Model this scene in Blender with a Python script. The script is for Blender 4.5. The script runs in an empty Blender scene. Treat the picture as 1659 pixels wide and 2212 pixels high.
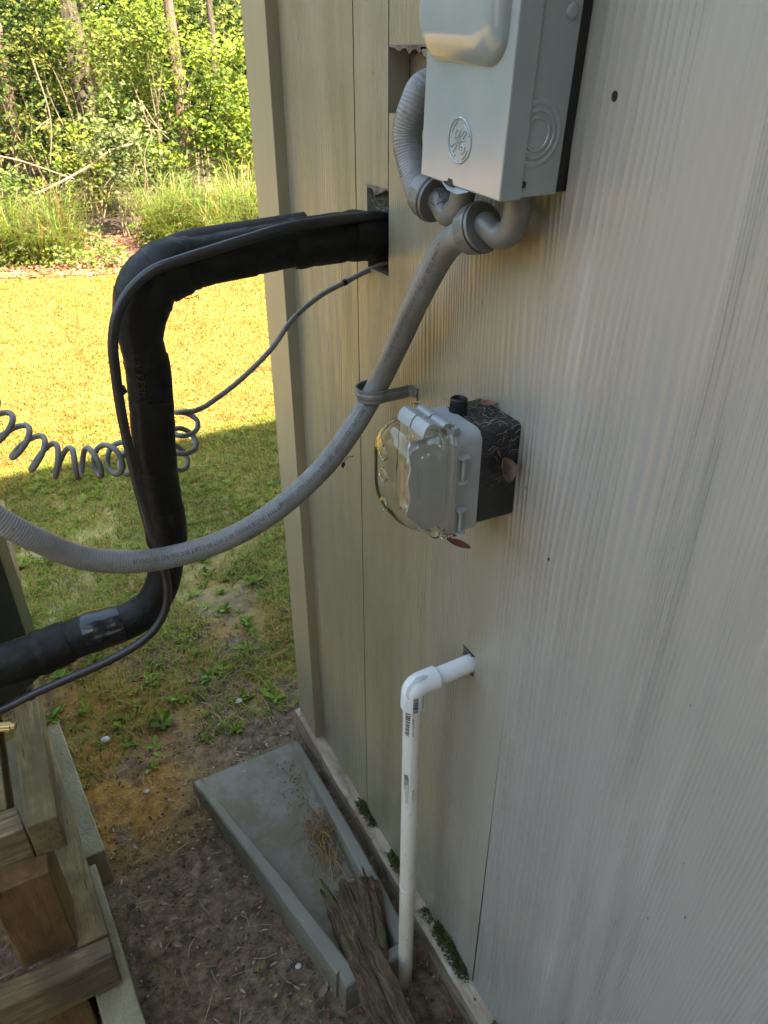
import bpy, bmesh, math, random
from mathutils import Vector, Matrix, noise as mn
random.seed(7)
RAD = math.radians
sc = bpy.context.scene
C = bpy.context.collection

# ------------------------------------------------------------------ camera
F = 1600.0                       # focal length in units of a 1659 x 2212 picture
PITCH = math.atan(986 / 1600)    # looking down
YAW = math.atan(1020 / math.hypot(1600, 986))   # turned to the right, into the wall
H = 1.51                         # eye height; the wall is the plane x = WX, running along y
WX = 0.48
cam_d = bpy.data.cameras.new('camera')
cam = bpy.data.objects.new('camera', cam_d)
C.objects.link(cam)
sc.camera = cam
cam.location = (0, 0, H)
cam.rotation_euler = (RAD(90) - PITCH, 0, -YAW)
cam_d.sensor_fit = 'VERTICAL'
cam_d.sensor_height = 24
cam_d.lens = F / 2212 * 24
cam_d.clip_start = 0.01
cam_d.clip_end = 800
cam_d.dof.use_dof = True
cam_d.dof.focus_distance = 0.88
cam_d.dof.aperture_fstop = 14.0

# ------------------------------------------------------------------ light
SUN = Vector((0.35, -0.6, 1.0)).normalized()     # towards the sun
ELEV = math.asin(SUN.z)
w = bpy.data.worlds.new('World')
sc.world = w
w.use_nodes = True
nt = w.node_tree
sky = nt.nodes.new('ShaderNodeTexSky')
sky.sky_type = 'NISHITA'
sky.sun_disc = False
sky.sun_elevation = ELEV
sky.sun_rotation = math.atan2(SUN.x, SUN.y)
sky.dust_density = 1.0
wm = nt.nodes.new('ShaderNodeMix'); wm.data_type = 'RGBA'; wm.blend_type = 'MULTIPLY'; wm.inputs[0].default_value = 1
wm.inputs[7].default_value = (1.0, 0.88, 0.70, 1)       # camera balanced for the shade
nt.links.new(sky.outputs[0], wm.inputs[6]); nt.links.new(wm.outputs[2], nt.nodes['Background'].inputs[0])
nt.nodes['Background'].inputs[1].default_value = 0.135
sl = bpy.data.lights.new('sun', 'SUN')
sl.energy = 3.2
sl.angle = RAD(0.5)
sl.color = (1.0, 0.93, 0.80)
so = bpy.data.objects.new('sun', sl)
C.objects.link(so)
so.rotation_euler = SUN.to_track_quat('Z', 'Y').to_euler()
so.location = SUN * 20
sc.view_settings.view_transform = 'Standard'
sc.view_settings.look = 'None'
sc.view_settings.gamma = 1
sc.view_settings.exposure = 3.3
sc.render.engine = 'CYCLES'
sc.cycles.max_bounces = 12
sc.cycles.diffuse_bounces = 6
sc.cycles.transparent_max_bounces = 24
sc.cycles.transmission_bounces = 10
sc.render.resolution_x = 768
sc.render.resolution_y = 1024

# ------------------------------------------------------------------ measuring helpers
cp, sp, cy, sy = math.cos(PITCH), math.sin(PITCH), math.cos(YAW), math.sin(YAW)
def ray(px, py):
    r = px - 829.5; d = py - 1106
    fw = F * cp - d * sp
    return Vector((r * cy + fw * sy, -r * sy + fw * cy, -(d * cp + F * sp)))
def onx(px, py, X=WX):
    v = ray(px, py); t = X / v.x; return Vector((X, v.y * t, H + v.z * t))
def ony(px, py, Y):
    v = ray(px, py); t = Y / v.y; return Vector((v.x * t, Y, H + v.z * t))
def onz(px, py, Z=0.0):
    v = ray(px, py); t = (Z - H) / v.z; return Vector((v.x * t, v.y * t, Z))

# ------------------------------------------------------------------ material helpers
class NT:
    def __init__(s, name, rough=0.6, spec=0.5, metal=0.0):
        s.m = bpy.data.materials.new(name); s.m.use_nodes = True
        s.t = s.m.node_tree; s.b = s.t.nodes['Principled BSDF']
        s.b.inputs['Roughness'].default_value = rough
        s.b.inputs['Specular IOR Level'].default_value = spec
        s.b.inputs['Metallic'].default_value = metal
        s.tc = s.t.nodes.new('ShaderNodeTexCoord'); s.h = None
    def _in(s, sock, v):
        if hasattr(v, 'is_output'): s.t.links.new(v, sock)
        elif v is not None: sock.default_value = v
    def co(s, scale=(1, 1, 1), loc=(0, 0, 0), kind='Object', rot=(0, 0, 0)):
        n = s.t.nodes.new('ShaderNodeMapping'); s.t.links.new(s.tc.outputs[kind], n.inputs[0])
        n.inputs['Scale'].default_value = scale; n.inputs['Location'].default_value = loc
        n.inputs['Rotation'].default_value = rot
        return n.outputs[0]
    def noise(s, vec, scale=5, detail=4, rough=0.5, dist=0):
        n = s.t.nodes.new('ShaderNodeTexNoise'); s._in(n.inputs['Vector'], vec)
        n.inputs['Scale'].default_value = scale; n.inputs['Detail'].default_value = detail
        n.inputs['Roughness'].default_value = rough; n.inputs['Distortion'].default_value = dist
        return n.outputs[0]
    def voro(s, vec, scale=5, out='Distance', feature='F1'):
        n = s.t.nodes.new('ShaderNodeTexVoronoi'); s._in(n.inputs['Vector'], vec)
        n.feature = feature; n.inputs['Scale'].default_value = scale
        return n.outputs[out]
    def math(s, op, a, b=None, c=None):
        n = s.t.nodes.new('ShaderNodeMath'); n.operation = op
        s._in(n.inputs[0], a); s._in(n.inputs[1], b); s._in(n.inputs[2], c)
        return n.outputs[0]
    def rng(s, v, a, b, c=0.0, d=1.0, smooth=True):
        n = s.t.nodes.new('ShaderNodeMapRange'); s._in(n.inputs[0], v)
        n.interpolation_type = 'SMOOTHSTEP' if smooth else 'LINEAR'
        for i, q in zip((1, 2, 3, 4), (a, b, c, d)): n.inputs[i].default_value = q
        return n.outputs[0]
    def ramp(s, f, stops):
        n = s.t.nodes.new('ShaderNodeValToRGB'); s._in(n.inputs[0], f)
        e = n.color_ramp.elements
        while len(e) < len(stops): e.new(0.5)
        for k, (p, c) in enumerate(stops): e[k].position = p; e[k].color = (*c, 1)
        return n.outputs[0]
    def mix(s, f, a, b, mode='MIX'):
        n = s.t.nodes.new('ShaderNodeMix'); n.data_type = 'RGBA'; n.blend_type = mode
        s._in(n.inputs[0], f)
        for k, v in ((6, a), (7, b)):
            if isinstance(v, tuple): v = (*v[:3], 1)
            s._in(n.inputs[k], v)
        return n.outputs[2]
    def sep(s, vec):
        n = s.t.nodes.new('ShaderNodeSeparateXYZ'); s._in(n.inputs[0], vec); return n.outputs
    def col(s, c):
        if isinstance(c, tuple): c = (*c[:3], 1)
        s._in(s.b.inputs['Base Color'], c); return s
    def rough(s, v): s._in(s.b.inputs['Roughness'], v); return s
    def bump(s, h, strength=0.5, dist=0.002):
        n = s.t.nodes.new('ShaderNodeBump'); n.inputs['Strength'].default_value = strength
        n.inputs['Distance'].default_value = dist
        s._in(n.inputs['Height'], h)
        if s.h: s.t.links.new(s.h, n.inputs['Normal'])
        s.h = n.outputs[0]; s.t.links.new(s.h, s.b.inputs['Normal']); return s

def simple(name, c, rough=0.6, var=0.25, scale=30, bs=0.3, bd=0.001, spec=0.5, metal=0.0, c2=None):
    n = NT(name, rough, spec, metal)
    f = n.noise(n.co(), scale, 5, 0.6)
    lo = tuple(x * (1 - var) for x in c) if c2 is None else c2
    hi = tuple(min(1, x * (1 + var)) for x in c) if c2 is None else c
    n.col(n.ramp(f, [(0.3, lo), (0.7, hi)]))
    n.bump(n.noise(n.co(), scale * 4, 4), bs, bd)
    return n.m

# ------------------------------------------------------------------ mesh helpers
def tag(o, label=None, cat=None, group=None, kind=None):
    if label: o['label'] = label
    if cat: o['category'] = cat
    if group: o['group'] = group
    if kind: o['kind'] = kind
    return o
def thing(name, loc, label, cat, group=None):
    o = bpy.data.objects.new(name, None); C.objects.link(o); o.location = loc
    o.empty_display_size = 0.05
    return tag(o, label, cat, group)
class MB:
    """collects vertices (world coordinates) and faces, then links them as one mesh object"""
    def __init__(s): s.v = []; s.f = []; s.mi = []; s.uv = None; s.cur = 0; s.uvs = {}
    def add(s, vs, fs, mi=None):
        b = len(s.v); s.v += [Vector(q) for q in vs]
        for f in fs: s.f.append([b + i for i in f]); s.mi.append(s.cur if mi is None else mi)
        return b
    def box(s, a, b, mi=None):
        x0, y0, z0 = a; x1, y1, z1 = b
        s.add([(x0,y0,z0),(x1,y0,z0),(x1,y1,z0),(x0,y1,z0),(x0,y0,z1),(x1,y0,z1),(x1,y1,z1),(x0,y1,z1)],
              [(0,3,2,1),(4,5,6,7),(0,1,5,4),(1,2,6,5),(2,3,7,6),(3,0,4,7)], mi)
    def prism(s, top, dz, mi=None):
        n = len(top); t = [Vector(q) for q in top]; b = [q + Vector((0, 0, -dz)) for q in t]
        s.add(t + b, [list(range(n)), list(range(2*n-1, n-1, -1))] + [(i, n+i, n+(i+1) % n, (i+1) % n) for i in range(n)], mi)
    def loft(s, rings, cap0=True, cap1=True, closed=True, mi=None, flip=False):
        n = len(rings[0]); vs = [p for r in rings for p in r]; fs = []
        m = n if closed else n - 1
        for k in range(len(rings) - 1):
            for i in range(m):
                a, b2 = k*n + i, k*n + (i+1) % n
                fs.append((a, b2, b2 + n, a + n) if not flip else (a, a + n, b2 + n, b2))
        if cap0: fs.append(list(range(n))[::-1] if not flip else list(range(n)))
        if cap1:
            o = (len(rings)-1)*n; l = [o+i for i in range(n)]; fs.append(l if not flip else l[::-1])
        return s.add(vs, fs, mi)
    def tube(s, pts, r, seg=16, cap=True, mi=None, uv=False):
        fr = frames(pts); rings = []; L = 0; S = []
        for k, (p, t, a, b) in enumerate(fr):
            if k: L += (p - fr[k-1][0]).length
            S.append(L)
            rr = r(k / max(1, len(fr)-1), L) if callable(r) else r
            if callable(rr): rings.append([p + rr(2*math.pi*i/seg) * (math.cos(2*math.pi*i/seg)*a + math.sin(2*math.pi*i/seg)*b) for i in range(seg)])
            else: rings.append([p + rr*(math.cos(2*math.pi*i/seg)*a + math.sin(2*math.pi*i/seg)*b) for i in range(seg)])
        base = s.loft(rings, cap, cap, mi=mi)
        if uv:
            for k in range(len(rings)):
                for i in range(seg): s.uvs[base + k*seg + i] = (S[k], i/seg)
        return base
    def build(s, name, mat, parent=None, smooth=True, bevel=0, angle=40, base=None, subsurf=0, kind=None):
        o0 = Vector(parent.location) if parent else Vector(base) if base is not None else Vector((0, 0, 0))
        if parent is not None and parent.parent is not None: o0 = Vector(parent.parent.location)
        me = bpy.data.meshes.new(name)
        me.from_pydata([tuple(q - o0) for q in s.v], [], s.f)
        mats = mat if isinstance(mat, (list, tuple)) else [mat]
        for m in mats: me.materials.append(m)
        if len(mats) > 1: me.polygons.foreach_set('material_index', [min(i, len(mats)-1) for i in s.mi])
        if s.uvs:
            ul = me.uv_layers.new(name='UVMap')
            for lp in me.loops: ul.data[lp.index].uv = s.uvs.get(lp.vertex_index, (0, 0))
        me.validate(); me.update()
        o = bpy.data.objects.new(name, me); C.objects.link(o)
        if parent: o.parent = parent
        else: o.location = o0
        if smooth:
            me.polygons.foreach_set('use_smooth', [True]*len(me.polygons))
            me.set_sharp_from_angle(angle=RAD(angle))
        if bevel:
            m = o.modifiers.new('bevel', 'BEVEL'); m.width = bevel; m.segments = 3; m.limit_method = 'ANGLE'; m.angle_limit = RAD(35)
            me.polygons.foreach_set('use_smooth', [True]*len(me.polygons))
        if subsurf:
            m = o.modifiers.new('sub', 'SUBSURF'); m.levels = m.render_levels = subsurf
        if kind: o['kind'] = kind
        return o
def spline(P, n=12):
    P = [Vector(p) for p in P]; out = []
    Q = [2*P[0]-P[1]] + P + [2*P[-1]-P[-2]]
    for k in range(1, len(Q)-2):
        a, b, c, d = Q[k-1:k+3]
        for i in range(n):
            t = i/n; out.append(0.5*((2*b) + (c-a)*t + (2*a-5*b+4*c-d)*t*t + (3*b-a-3*c+d)*t**3))
    out.append(P[-1]); return out
def frames(pts):
    pts = [Vector(p) for p in pts]; n = len(pts); out = []
    t0 = (pts[1]-pts[0]).normalized()
    a = t0.cross(Vector((0, 0, 1)) if abs(t0.z) < 0.9 else Vector((0, 1, 0))).normalized()
    for k in range(n):
        t = (pts[min(k+1, n-1)] - pts[max(k-1, 0)]).normalized()
        a = (a - t*a.dot(t)).normalized(); out.append((pts[k], t, a, t.cross(a)))
    return out
def rrect(u0, u1, v0, v1, r, n=6):
    out = []
    for (cx, cz, a0) in ((u1-r, v0+r, -90), (u1-r, v1-r, 0), (u0+r, v1-r, 90), (u0+r, v0+r, 180)):
        for i in range(n+1):
            a = RAD(a0 + 90*i/n); out.append((cx + r*math.cos(a), cz + r*math.sin(a)))
    return out
def arc_path(pts):
    L = [0.0]
    for a, b in zip(pts, pts[1:]): L.append(L[-1] + (b-a).length)
    return L
def along(pts, L, s):
    k = 0
    while k < len(L)-2 and L[k+1] < s: k += 1
    f = (s - L[k])/(L[k+1]-L[k]); t = (pts[min(k+2, len(pts)-1)]-pts[max(k-1, 0)]).normalized()
    return pts[k].lerp(pts[k+1], f), t
def text_mesh(txt, size, sx=1.0):
    cu = bpy.data.curves.new('t', 'FONT'); cu.body = txt; cu.size = size; cu.resolution_u = 2
    o = bpy.data.objects.new('t', cu); C.objects.link(o)
    bpy.context.view_layer.update()
    me = bpy.data.meshes.new_from_object(o)
    vs = [(v.co.x*sx, v.co.y) for v in me.vertices]; fs = [list(p.vertices) for p in me.polygons]
    bpy.data.objects.remove(o); bpy.data.curves.remove(cu); bpy.data.meshes.remove(me)
    return vs, fs
def wrap(vs, fs, pts, s0, r, face, mb, rev=False):
    """lay flat (x, y) shapes on a tube: x along the path, y round it, centred on the side facing 'face'"""
    pts = [Vector(p) for p in pts]; L = arc_path(pts); out = []
    for x, y in vs:
        p, t = along(pts, L, s0 + (-x if rev else x))
        if rev: t = -t
        f = Vector(face) if not callable(face) else face(p)
        n0 = (f - t*f.dot(t)).normalized(); up = n0.cross(t)
        out.append(p + r*(math.cos(y/r)*n0 + math.sin(y/r)*up))
    mb.add(out, fs)
def barcode(width, height, n, rnd):
    vs = []; fs = []; x = 0
    while x < width:
        wv = width/n*rnd.choice((1, 1, 2, 3))*0.5
        for j in range(4): vs += [(x, -height/2 + height*j/3), (x+wv, -height/2 + height*j/3)]
        b = len(vs)-8
        for j in range(3): fs.append((b+2*j, b+2*j+1, b+2*j+3, b+2*j+2))
        x += wv + width/n*rnd.choice((1, 1, 2))*0.5
    return vs, fs
def fbm(p, o=3):
    v = 0; a = 1
    for i in range(o): v += a*mn.noise(Vector(p)*(2**i)); a *= 0.5
    return v

# ------------------------------------------------------------------ materials
# embossed, painted wood-grain siding
def siding_mat(name, base, seed, amp):
    n = NT(name, 0.42, 0.75)
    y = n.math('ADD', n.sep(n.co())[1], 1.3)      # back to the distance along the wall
    warp = n.noise(n.co((1, 3.2, 0.42), (seed, seed*2, 0)), 1.0, 1.5, 0.4)
    wob = n.noise(n.co((1, 22, 2.6), (seed, 3, 0)), 1.0, 2, 0.5)
    ph = n.math('ADD', n.math('MULTIPLY', y, 1080.0), n.math('MULTIPLY', warp, 330.0))
    ph = n.math('ADD', ph, n.math('MULTIPLY', wob, 13.0))
    ring = n.math('SINE', ph)
    ring = n.math('POWER', n.math('MULTIPLY_ADD', ring, 0.5, 0.5), 1.6)
    mask = n.rng(n.noise(n.co((1, 7, 0.8), (seed*3, 1, 5)), 1.0, 2, 0.5), 0.38, 0.62, 0.28, 1.0)
    brk = n.rng(n.noise(n.co((1, 60, 5), (seed, 1, 9)), 1.0, 2, 0.5), 0.32, 0.6, 0.35, 1.0)
    gr = n.math('MULTIPLY', n.math('MULTIPLY', ring, mask), brk)
    n.bump(gr, 0.9*amp, 0.0016)
    n.bump(n.noise(n.co((1, 420, 22)), 1.0, 3, 0.6), 0.22*amp, 0.0007)
    n.bump(n.noise(n.co(), 260, 3, 0.6), 0.28, 0.0006)
    big = n.noise(n.co((1, 2.2, 0.8), (seed, 0, 0)), 1.4, 4, 0.6)
    c = n.mix(n.rng(n.math('ADD', y, n.math('MULTIPLY', n.math('SUBTRACT', n.noise(n.co((1, 9, 0.7)), 1, 3), 0.5), 0.25)), 0.48, 0.80), (0.315, 0.295, 0.272), (0.285, 0.245, 0.165))  # far part olive-yellow: warm bounce from the lawn put into the paint colour
    c = n.mix(n.rng(big, 0.3, 0.7, 0.14, 0), c, (0.22, 0.20, 0.17))
    streak = n.rng(n.noise(n.co((1, 26, 1.6), (seed, 5, 1)), 1.0, 4, 0.65), 0.52, 0.78, 0.0, 0.6)
    c = n.mix(n.math('MULTIPLY', streak, n.math('MULTIPLY_ADD', gr, 0.6, 0.4)), c, n.mix(n.rng(y, 0.5, 0.7), (0.48, 0.47, 0.455), (0.34, 0.295, 0.20)))  # pale streaks, tinted yellower on the far part to follow the painted bounce
    alg_warm = n.math('MULTIPLY', n.rng(n.noise(n.co((1, 11, 0.9), (seed, 2, 6)), 1.0, 4, 0.6), 0.36, 0.62, 0, 0.40), n.rng(y, 0.50, 0.66, 0.10, 1))  # algae stain, made heavier on the far part to carry the warm bounce
    c = n.mix(alg_warm, c, (0.20, 0.165, 0.075))
    # grey-brown tone in the hollows of the grain, and greenish splash dirt low on the boards
    c = n.mix(n.math('MULTIPLY', n.math('SUBTRACT', 1.0, ring), n.math('MULTIPLY', mask, 0.20)), c, (0.16, 0.14, 0.11))
    z = n.sep(n.co())[2]
    low = n.math('MULTIPLY', n.rng(z, 0.45, 0.06, 0, 1), n.rng(n.noise(n.co((1, 14, 5)), 1, 4, 0.7), 0.42, 0.7, 0, 0.7))
    c = n.mix(low, c, (0.20, 0.19, 0.11))
    d1 = n.math('ADD', n.voro(n.co((1, 1, 0.5), (0.31, 0, 0)), 17), n.rng(n.noise(n.co(), 9, 2), 0.47, 0.52, 1, 0))
    d2 = n.math('ADD', n.voro(n.co((1, 1, 0.35), (0.17, 3, 3)), 48), n.rng(n.noise(n.co((1, 1, 1), (8, 8, 8)), 10, 2), 0.50, 0.55, 1, 0))
    c = n.mix(n.math('MAXIMUM', n.math('LESS_THAN', d1, 0.022), n.math('LESS_THAN', d2, 0.045)), c, (0.06, 0.045, 0.03))
    n.col(c)
    n.rough(n.rng(n.noise(n.co(), 14, 4), 0.3, 0.7, 0.31, 0.44))
    return n.m
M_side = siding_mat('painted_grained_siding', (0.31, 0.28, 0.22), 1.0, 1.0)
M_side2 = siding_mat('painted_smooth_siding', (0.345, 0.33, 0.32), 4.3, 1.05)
def trim_mat():
    n = NT('trim_paint', 0.45)
    c = n.ramp(n.noise(n.co((3, 3, 0.7)), 4, 5, 0.6), [(0.3, (0.30, 0.25, 0.155)), (0.7, (0.345, 0.295, 0.195))])
    c = n.mix(n.rng(n.noise(n.co((40, 40, 6)), 3, 4, 0.7), 0.66, 0.76, 0, 0.5), c, (0.13, 0.11, 0.08))
    n.col(c); n.bump(n.noise(n.co((60, 60, 6)), 4, 3), 0.25, 0.001); return n.m
M_trim = trim_mat()
M_rot = simple('rotted_wood', (0.26, 0.21, 0.16), 0.9, 0.5, 22, 1.0, 0.006, c2=(0.05, 0.035, 0.025))
def wood_mat(name, c1, c2, c3, ax=(40, 3, 40), rough=0.8):
    n = NT(name, rough, 0.3)
    g = n.noise(n.co(ax), 2.2, 6, 0.7, 0.6)
    c = n.ramp(g, [(0.30, c2), (0.55, c1), (0.75, c3)])
    st = n.rng(n.noise(n.co(), 7, 4, 0.6), 0.42, 0.60, 0, 0.85)
    c = n.mix(st, c, tuple(q*0.45 for q in c1))
    crack = n.rng(n.noise(n.co(tuple(a*1.4 for a in ax), (3, 1, 2)), 3, 2, 0.5), 0.33, 0.29, 0, 0.8)
    n.col(n.mix(crack, c, (0.02, 0.016, 0.012)))
    n.bump(g, 1.0, 0.005); n.bump(crack, -0.8, 0.004); n.bump(n.noise(n.co(), 180, 4), 0.4, 0.001); return n.m
M_wood_y = wood_mat('weathered_lumber_along', (0.24, 0.185, 0.085), (0.09, 0.065, 0.03), (0.38, 0.31, 0.16))
M_wood_x = wood_mat('weathered_lumber_across', (0.20, 0.145, 0.075), (0.075, 0.05, 0.028), (0.34, 0.27, 0.16), (3, 40, 40))
M_wood_z = wood_mat('brown_treated_post', (0.15, 0.085, 0.032), (0.07, 0.04, 0.015), (0.22, 0.14, 0.055), (14, 14, 2))
def concrete_mat():
    n = NT('rough_concrete', 0.92, 0.2)
    c = n.ramp(n.noise(n.co(), 9, 6, 0.7), [(0.3, (0.15, 0.13, 0.075)), (0.7, (0.30, 0.262, 0.165))])
    c = n.mix(n.rng(n.voro(n.co(), 160), 0.0, 0.35, 0.5, 0), c, (0.12, 0.11, 0.08))
    n.col(c); n.bump(n.noise(n.co(), 140, 5, 0.7), 0.9, 0.003); n.bump(n.voro(n.co(), 150), 0.5, 0.002); return n.m
M_conc = concrete_mat()
def ledge_mat():
    n = NT('foundation_ledge_stain', 0.8, 0.3)
    c = n.ramp(n.noise(n.co((8, 2.0, 8)), 5, 6, 0.7), [(0.25, (0.16, 0.10, 0.06)), (0.5, (0.30, 0.23, 0.16)), (0.75, (0.44, 0.40, 0.33))])
    n.col(n.mix(n.rng(n.noise(n.co(), 30, 4), 0.55, 0.7, 0, 0.7), c, (0.10, 0.11, 0.04)))
    n.bump(n.noise(n.co(), 90, 5), 0.6, 0.003); return n.m
M_ledge = ledge_mat()
M_boxpaint = NT('blue_grey_enamel', 0.2, 0.8)
_c = M_boxpaint.mix(M_boxpaint.rng(M_boxpaint.noise(M_boxpaint.co(), 7, 5, 0.6), 0.35, 0.7, 0, 1), (0.27, 0.305, 0.31), (0.32, 0.355, 0.35))
_s = M_boxpaint.math('LESS_THAN', M_boxpaint.math('ADD', M_boxpaint.voro(M_boxpaint.co(), 40), M_boxpaint.rng(M_boxpaint.noise(M_boxpaint.co(), 20, 2), 0.52, 0.56, 1, 0)), 0.07)
M_boxpaint.col(M_boxpaint.mix(_s, _c, (0.12, 0.10, 0.08))); M_boxpaint.bump(M_boxpaint.noise(M_boxpaint.co(), 500, 2), 0.12, 0.0003)
M_boxpaint.rough(M_boxpaint.rng(M_boxpaint.noise(M_boxpaint.co(), 18, 4), 0.3, 0.7, 0.12, 0.20)); M_boxpaint = M_boxpaint.m
def conduit_mat():
    n = NT('grey_ribbed_pvc_jacket', 0.42, 0.5)
    u = n.sep(n.co(kind='UV'))[0]
    wv = n.math('SINE', n.math('ADD', n.math('MULTIPLY', u, 2*math.pi/0.0034), n.math('MULTIPLY', n.noise(n.co(), 60, 2), 1.2)))
    c = n.ramp(n.noise(n.co(), 22, 5, 0.7), [(0.3, (0.155, 0.15, 0.14)), (0.7, (0.25, 0.245, 0.235))])
    c = n.mix(n.rng(wv, -1, -0.6, 0.30, 0), c, (0.10, 0.09, 0.075))
    c = n.mix(n.rng(n.noise(n.co((1, 1, 1)), 110, 3, 0.6), 0.63, 0.70, 0, 0.6), c, (0.10, 0.09, 0.08))
    n.col(c); n.bump(wv, 0.38, 0.0005); n.bump(n.noise(n.co(), 200, 3), 0.2, 0.0005); return n.m
M_conduit = conduit_mat()
M_fit = simple('grey_fitting_plastic', (0.15, 0.145, 0.132), 0.32, 0.10, 40, 0.15, 0.0004)
M_oring = simple('black_rubber', (0.012, 0.012, 0.012), 0.5, 0.3, 40)
M_blackbox = NT('black_junction_box_plastic', 0.45, 0.5)
_d = M_blackbox.math('MULTIPLY', M_blackbox.rng(M_blackbox.noise(M_blackbox.co((60, 60, 200)), 1.5, 5, 0.75), 0.5, 0.75, 0, 0.5), M_blackbox.rng(M_blackbox.noise(M_blackbox.co(), 18, 3), 0.35, 0.6, 0.2, 1))
M_blackbox.col(M_blackbox.mix(_d, (0.014, 0.014, 0.015), (0.16, 0.145, 0.12))); M_blackbox.bump(M_blackbox.noise(M_blackbox.co(), 220, 4), 0.3, 0.0006); M_blackbox = M_blackbox.m
M_coverg = simple('light_grey_cover_plastic', (0.33, 0.335, 0.33), 0.38, 0.07, 25, 0.12, 0.0004)
def clear_mat():
    n = NT('clear_yellowed_polycarbonate', 0.045, 0.5)
    n.b.inputs['Transmission Weight'].default_value = 1.0
    n.b.inputs['IOR'].default_value = 1.35
    n.col((1.0, 0.995, 0.93)); n.rough(n.rng(n.noise(n.co(), 28, 5, 0.7), 0.45, 0.8, 0.02, 0.12))
    n.bump(n.noise(n.co(), 35, 2), 0.12, 0.001); return n.m
M_clear = clear_mat()
M_refl = NT('grey_reflection_plate', 0.25, 0.5)
M_refl.col((0.46, 0.45, 0.45)); M_refl.bump(M_refl.noise(M_refl.co((30, 30, 4)), 3, 3), 0.15, 0.001); M_refl = M_refl.m
def pvc_mat(name, c1, c2, dirt):
    n = NT(name, 0.34, 0.5)
    c = n.ramp(n.noise(n.co((1, 1, 0.4)), 18, 4, 0.6), [(0.3, c1), (0.7, c2)])
    z = n.sep(n.co())[2]
    c = n.mix(n.math('MULTIPLY', n.rng(z, 0.50, 0.0, 0, 0.75), n.rng(n.noise(n.co((3, 3, 1)), 14, 4), 0.3, 0.7, 0.5, 1)), c, (0.50, 0.42, 0.30))
    c = n.mix(n.rng(z, 0.07, 0.0, 0, 0.75), c, (0.10, 0.075, 0.05))
    d = n.math('MULTIPLY', n.rng(n.noise(n.co((1.6, 1.6, 1)), 130, 4, 0.7), 0.60, 0.68, 0, dirt), n.rng(z, 0.7, 0.1, 0.25, 1))
    n.col(n.mix(d, c, (0.22, 0.17, 0.12))); n.bump(n.noise(n.co(), 80, 3), 0.1, 0.0005); return n.m
M_pvc = pvc_mat('white_pvc', (0.60, 0.555, 0.48), (0.70, 0.66, 0.59), 0.9)
M_pvc2 = simple('bright_white_pvc', (0.66, 0.655, 0.64), 0.30, 0.04, 20, 0.1, 0.0004)
M_ink = simple('black_print', (0.03, 0.03, 0.035), 0.6, 0.3, 90)
M_greyink = simple('worn_grey_print', (0.07, 0.07, 0.07), 0.6, 0.5, 300)
M_primer = simple('grey_primer_smear', (0.42, 0.42, 0.41), 0.5, 0.15, 200)
def foam_mat():
    n = NT('black_vinyl_wrap', 0.5, 0.22)
    c = n.ramp(n.noise(n.co(), 35, 5, 0.7), [(0.35, (0.006, 0.006, 0.005)), (0.75, (0.017, 0.016, 0.012))])
    c = n.mix(n.rng(n.noise(n.co((1, 1, 1)), 90, 5, 0.8), 0.62, 0.74, 0, 0.55), c, (0.11, 0.10, 0.08))
    n.col(c); n.bump(n.noise(n.co(), 40, 3, 0.6, 1.5), 0.35, 0.003); n.bump(n.noise(n.co((30, 30, 30)), 8, 3), 0.25, 0.001); n.rough(n.rng(n.noise(n.co(), 24, 4, 0.7), 0.35, 0.65, 0.40, 0.65)); return n.m
M_foam = foam_mat()
M_tape = simple('glossy_black_tape', (0.014, 0.014, 0.015), 0.22, 0.3, 60, 0.25, 0.001)
M_sleeve = simple('matt_black_foam', (0.022, 0.022, 0.022), 0.75, 0.3, 120, 0.7, 0.001)
M_cable = simple('black_cable_jacket', (0.022, 0.019, 0.018), 0.38, 0.35, 70, 0.2, 0.0005)
M_wire = simple('grey_thermostat_wire', (0.17, 0.16, 0.14), 0.38, 0.2, 80, 0.15, 0.0004)
M_emb_text = simple('faint_embossed_print', (0.017, 0.017, 0.015), 0.5, 0.2, 80)
M_web = simple('pale_spider_web', (0.26, 0.245, 0.21), 0.9, 0.1, 80)
def splash_mat():
    n = NT('grey_splash_block_plastic', 0.40, 0.25)
    c = n.ramp(n.noise(n.co(), 8, 5, 0.65), [(0.3, (0.14, 0.13, 0.10)), (0.7, (0.205, 0.192, 0.155))])
    zc = n.sep(n.co())[2]
    mud = n.math('MULTIPLY', n.rng(n.noise(n.co(), 16, 5, 0.7), 0.36, 0.58, 0, 0.9), n.rng(zc, 0.062, 0.035, 0.2, 1))
    c = n.mix(mud, c, (0.13, 0.11, 0.07))
    c = n.mix(n.rng(n.noise(n.co(), 60, 4, 0.7), 0.64, 0.72, 0, 0.5), c, (0.34, 0.35, 0.35))
    n.col(c); n.bump(n.noise(n.co(), 40, 5, 0.7), 0.5, 0.003)
    n.rough(n.rng(n.noise(n.co(), 20, 4), 0.35, 0.65, 0.42, 0.75)); return n.m
M_splash = splash_mat()
def log_mat():
    n = NT('rotten_log', 0.9, 0.25)
    g = n.noise(n.co((55, 9, 55), rot=(0, 0, 0.12)), 2.4, 7, 0.8, 0.9)
    c = n.ramp(g, [(0.30, (0.03, 0.02, 0.014)), (0.47, (0.11, 0.07, 0.042)), (0.60, (0.20, 0.135, 0.082)), (0.75, (0.34, 0.25, 0.155))])
    mo = n.math('MULTIPLY', n.rng(n.noise(n.co(), 16, 5, 0.7), 0.52, 0.66, 0, 0.8), 1.0)
    n.col(n.mix(mo, c, (0.085, 0.085, 0.025))); n.bump(g, 1.0, 0.012); n.bump(n.noise(n.co(), 120, 4), 0.6, 0.002); return n.m
M_log = log_mat()
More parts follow.
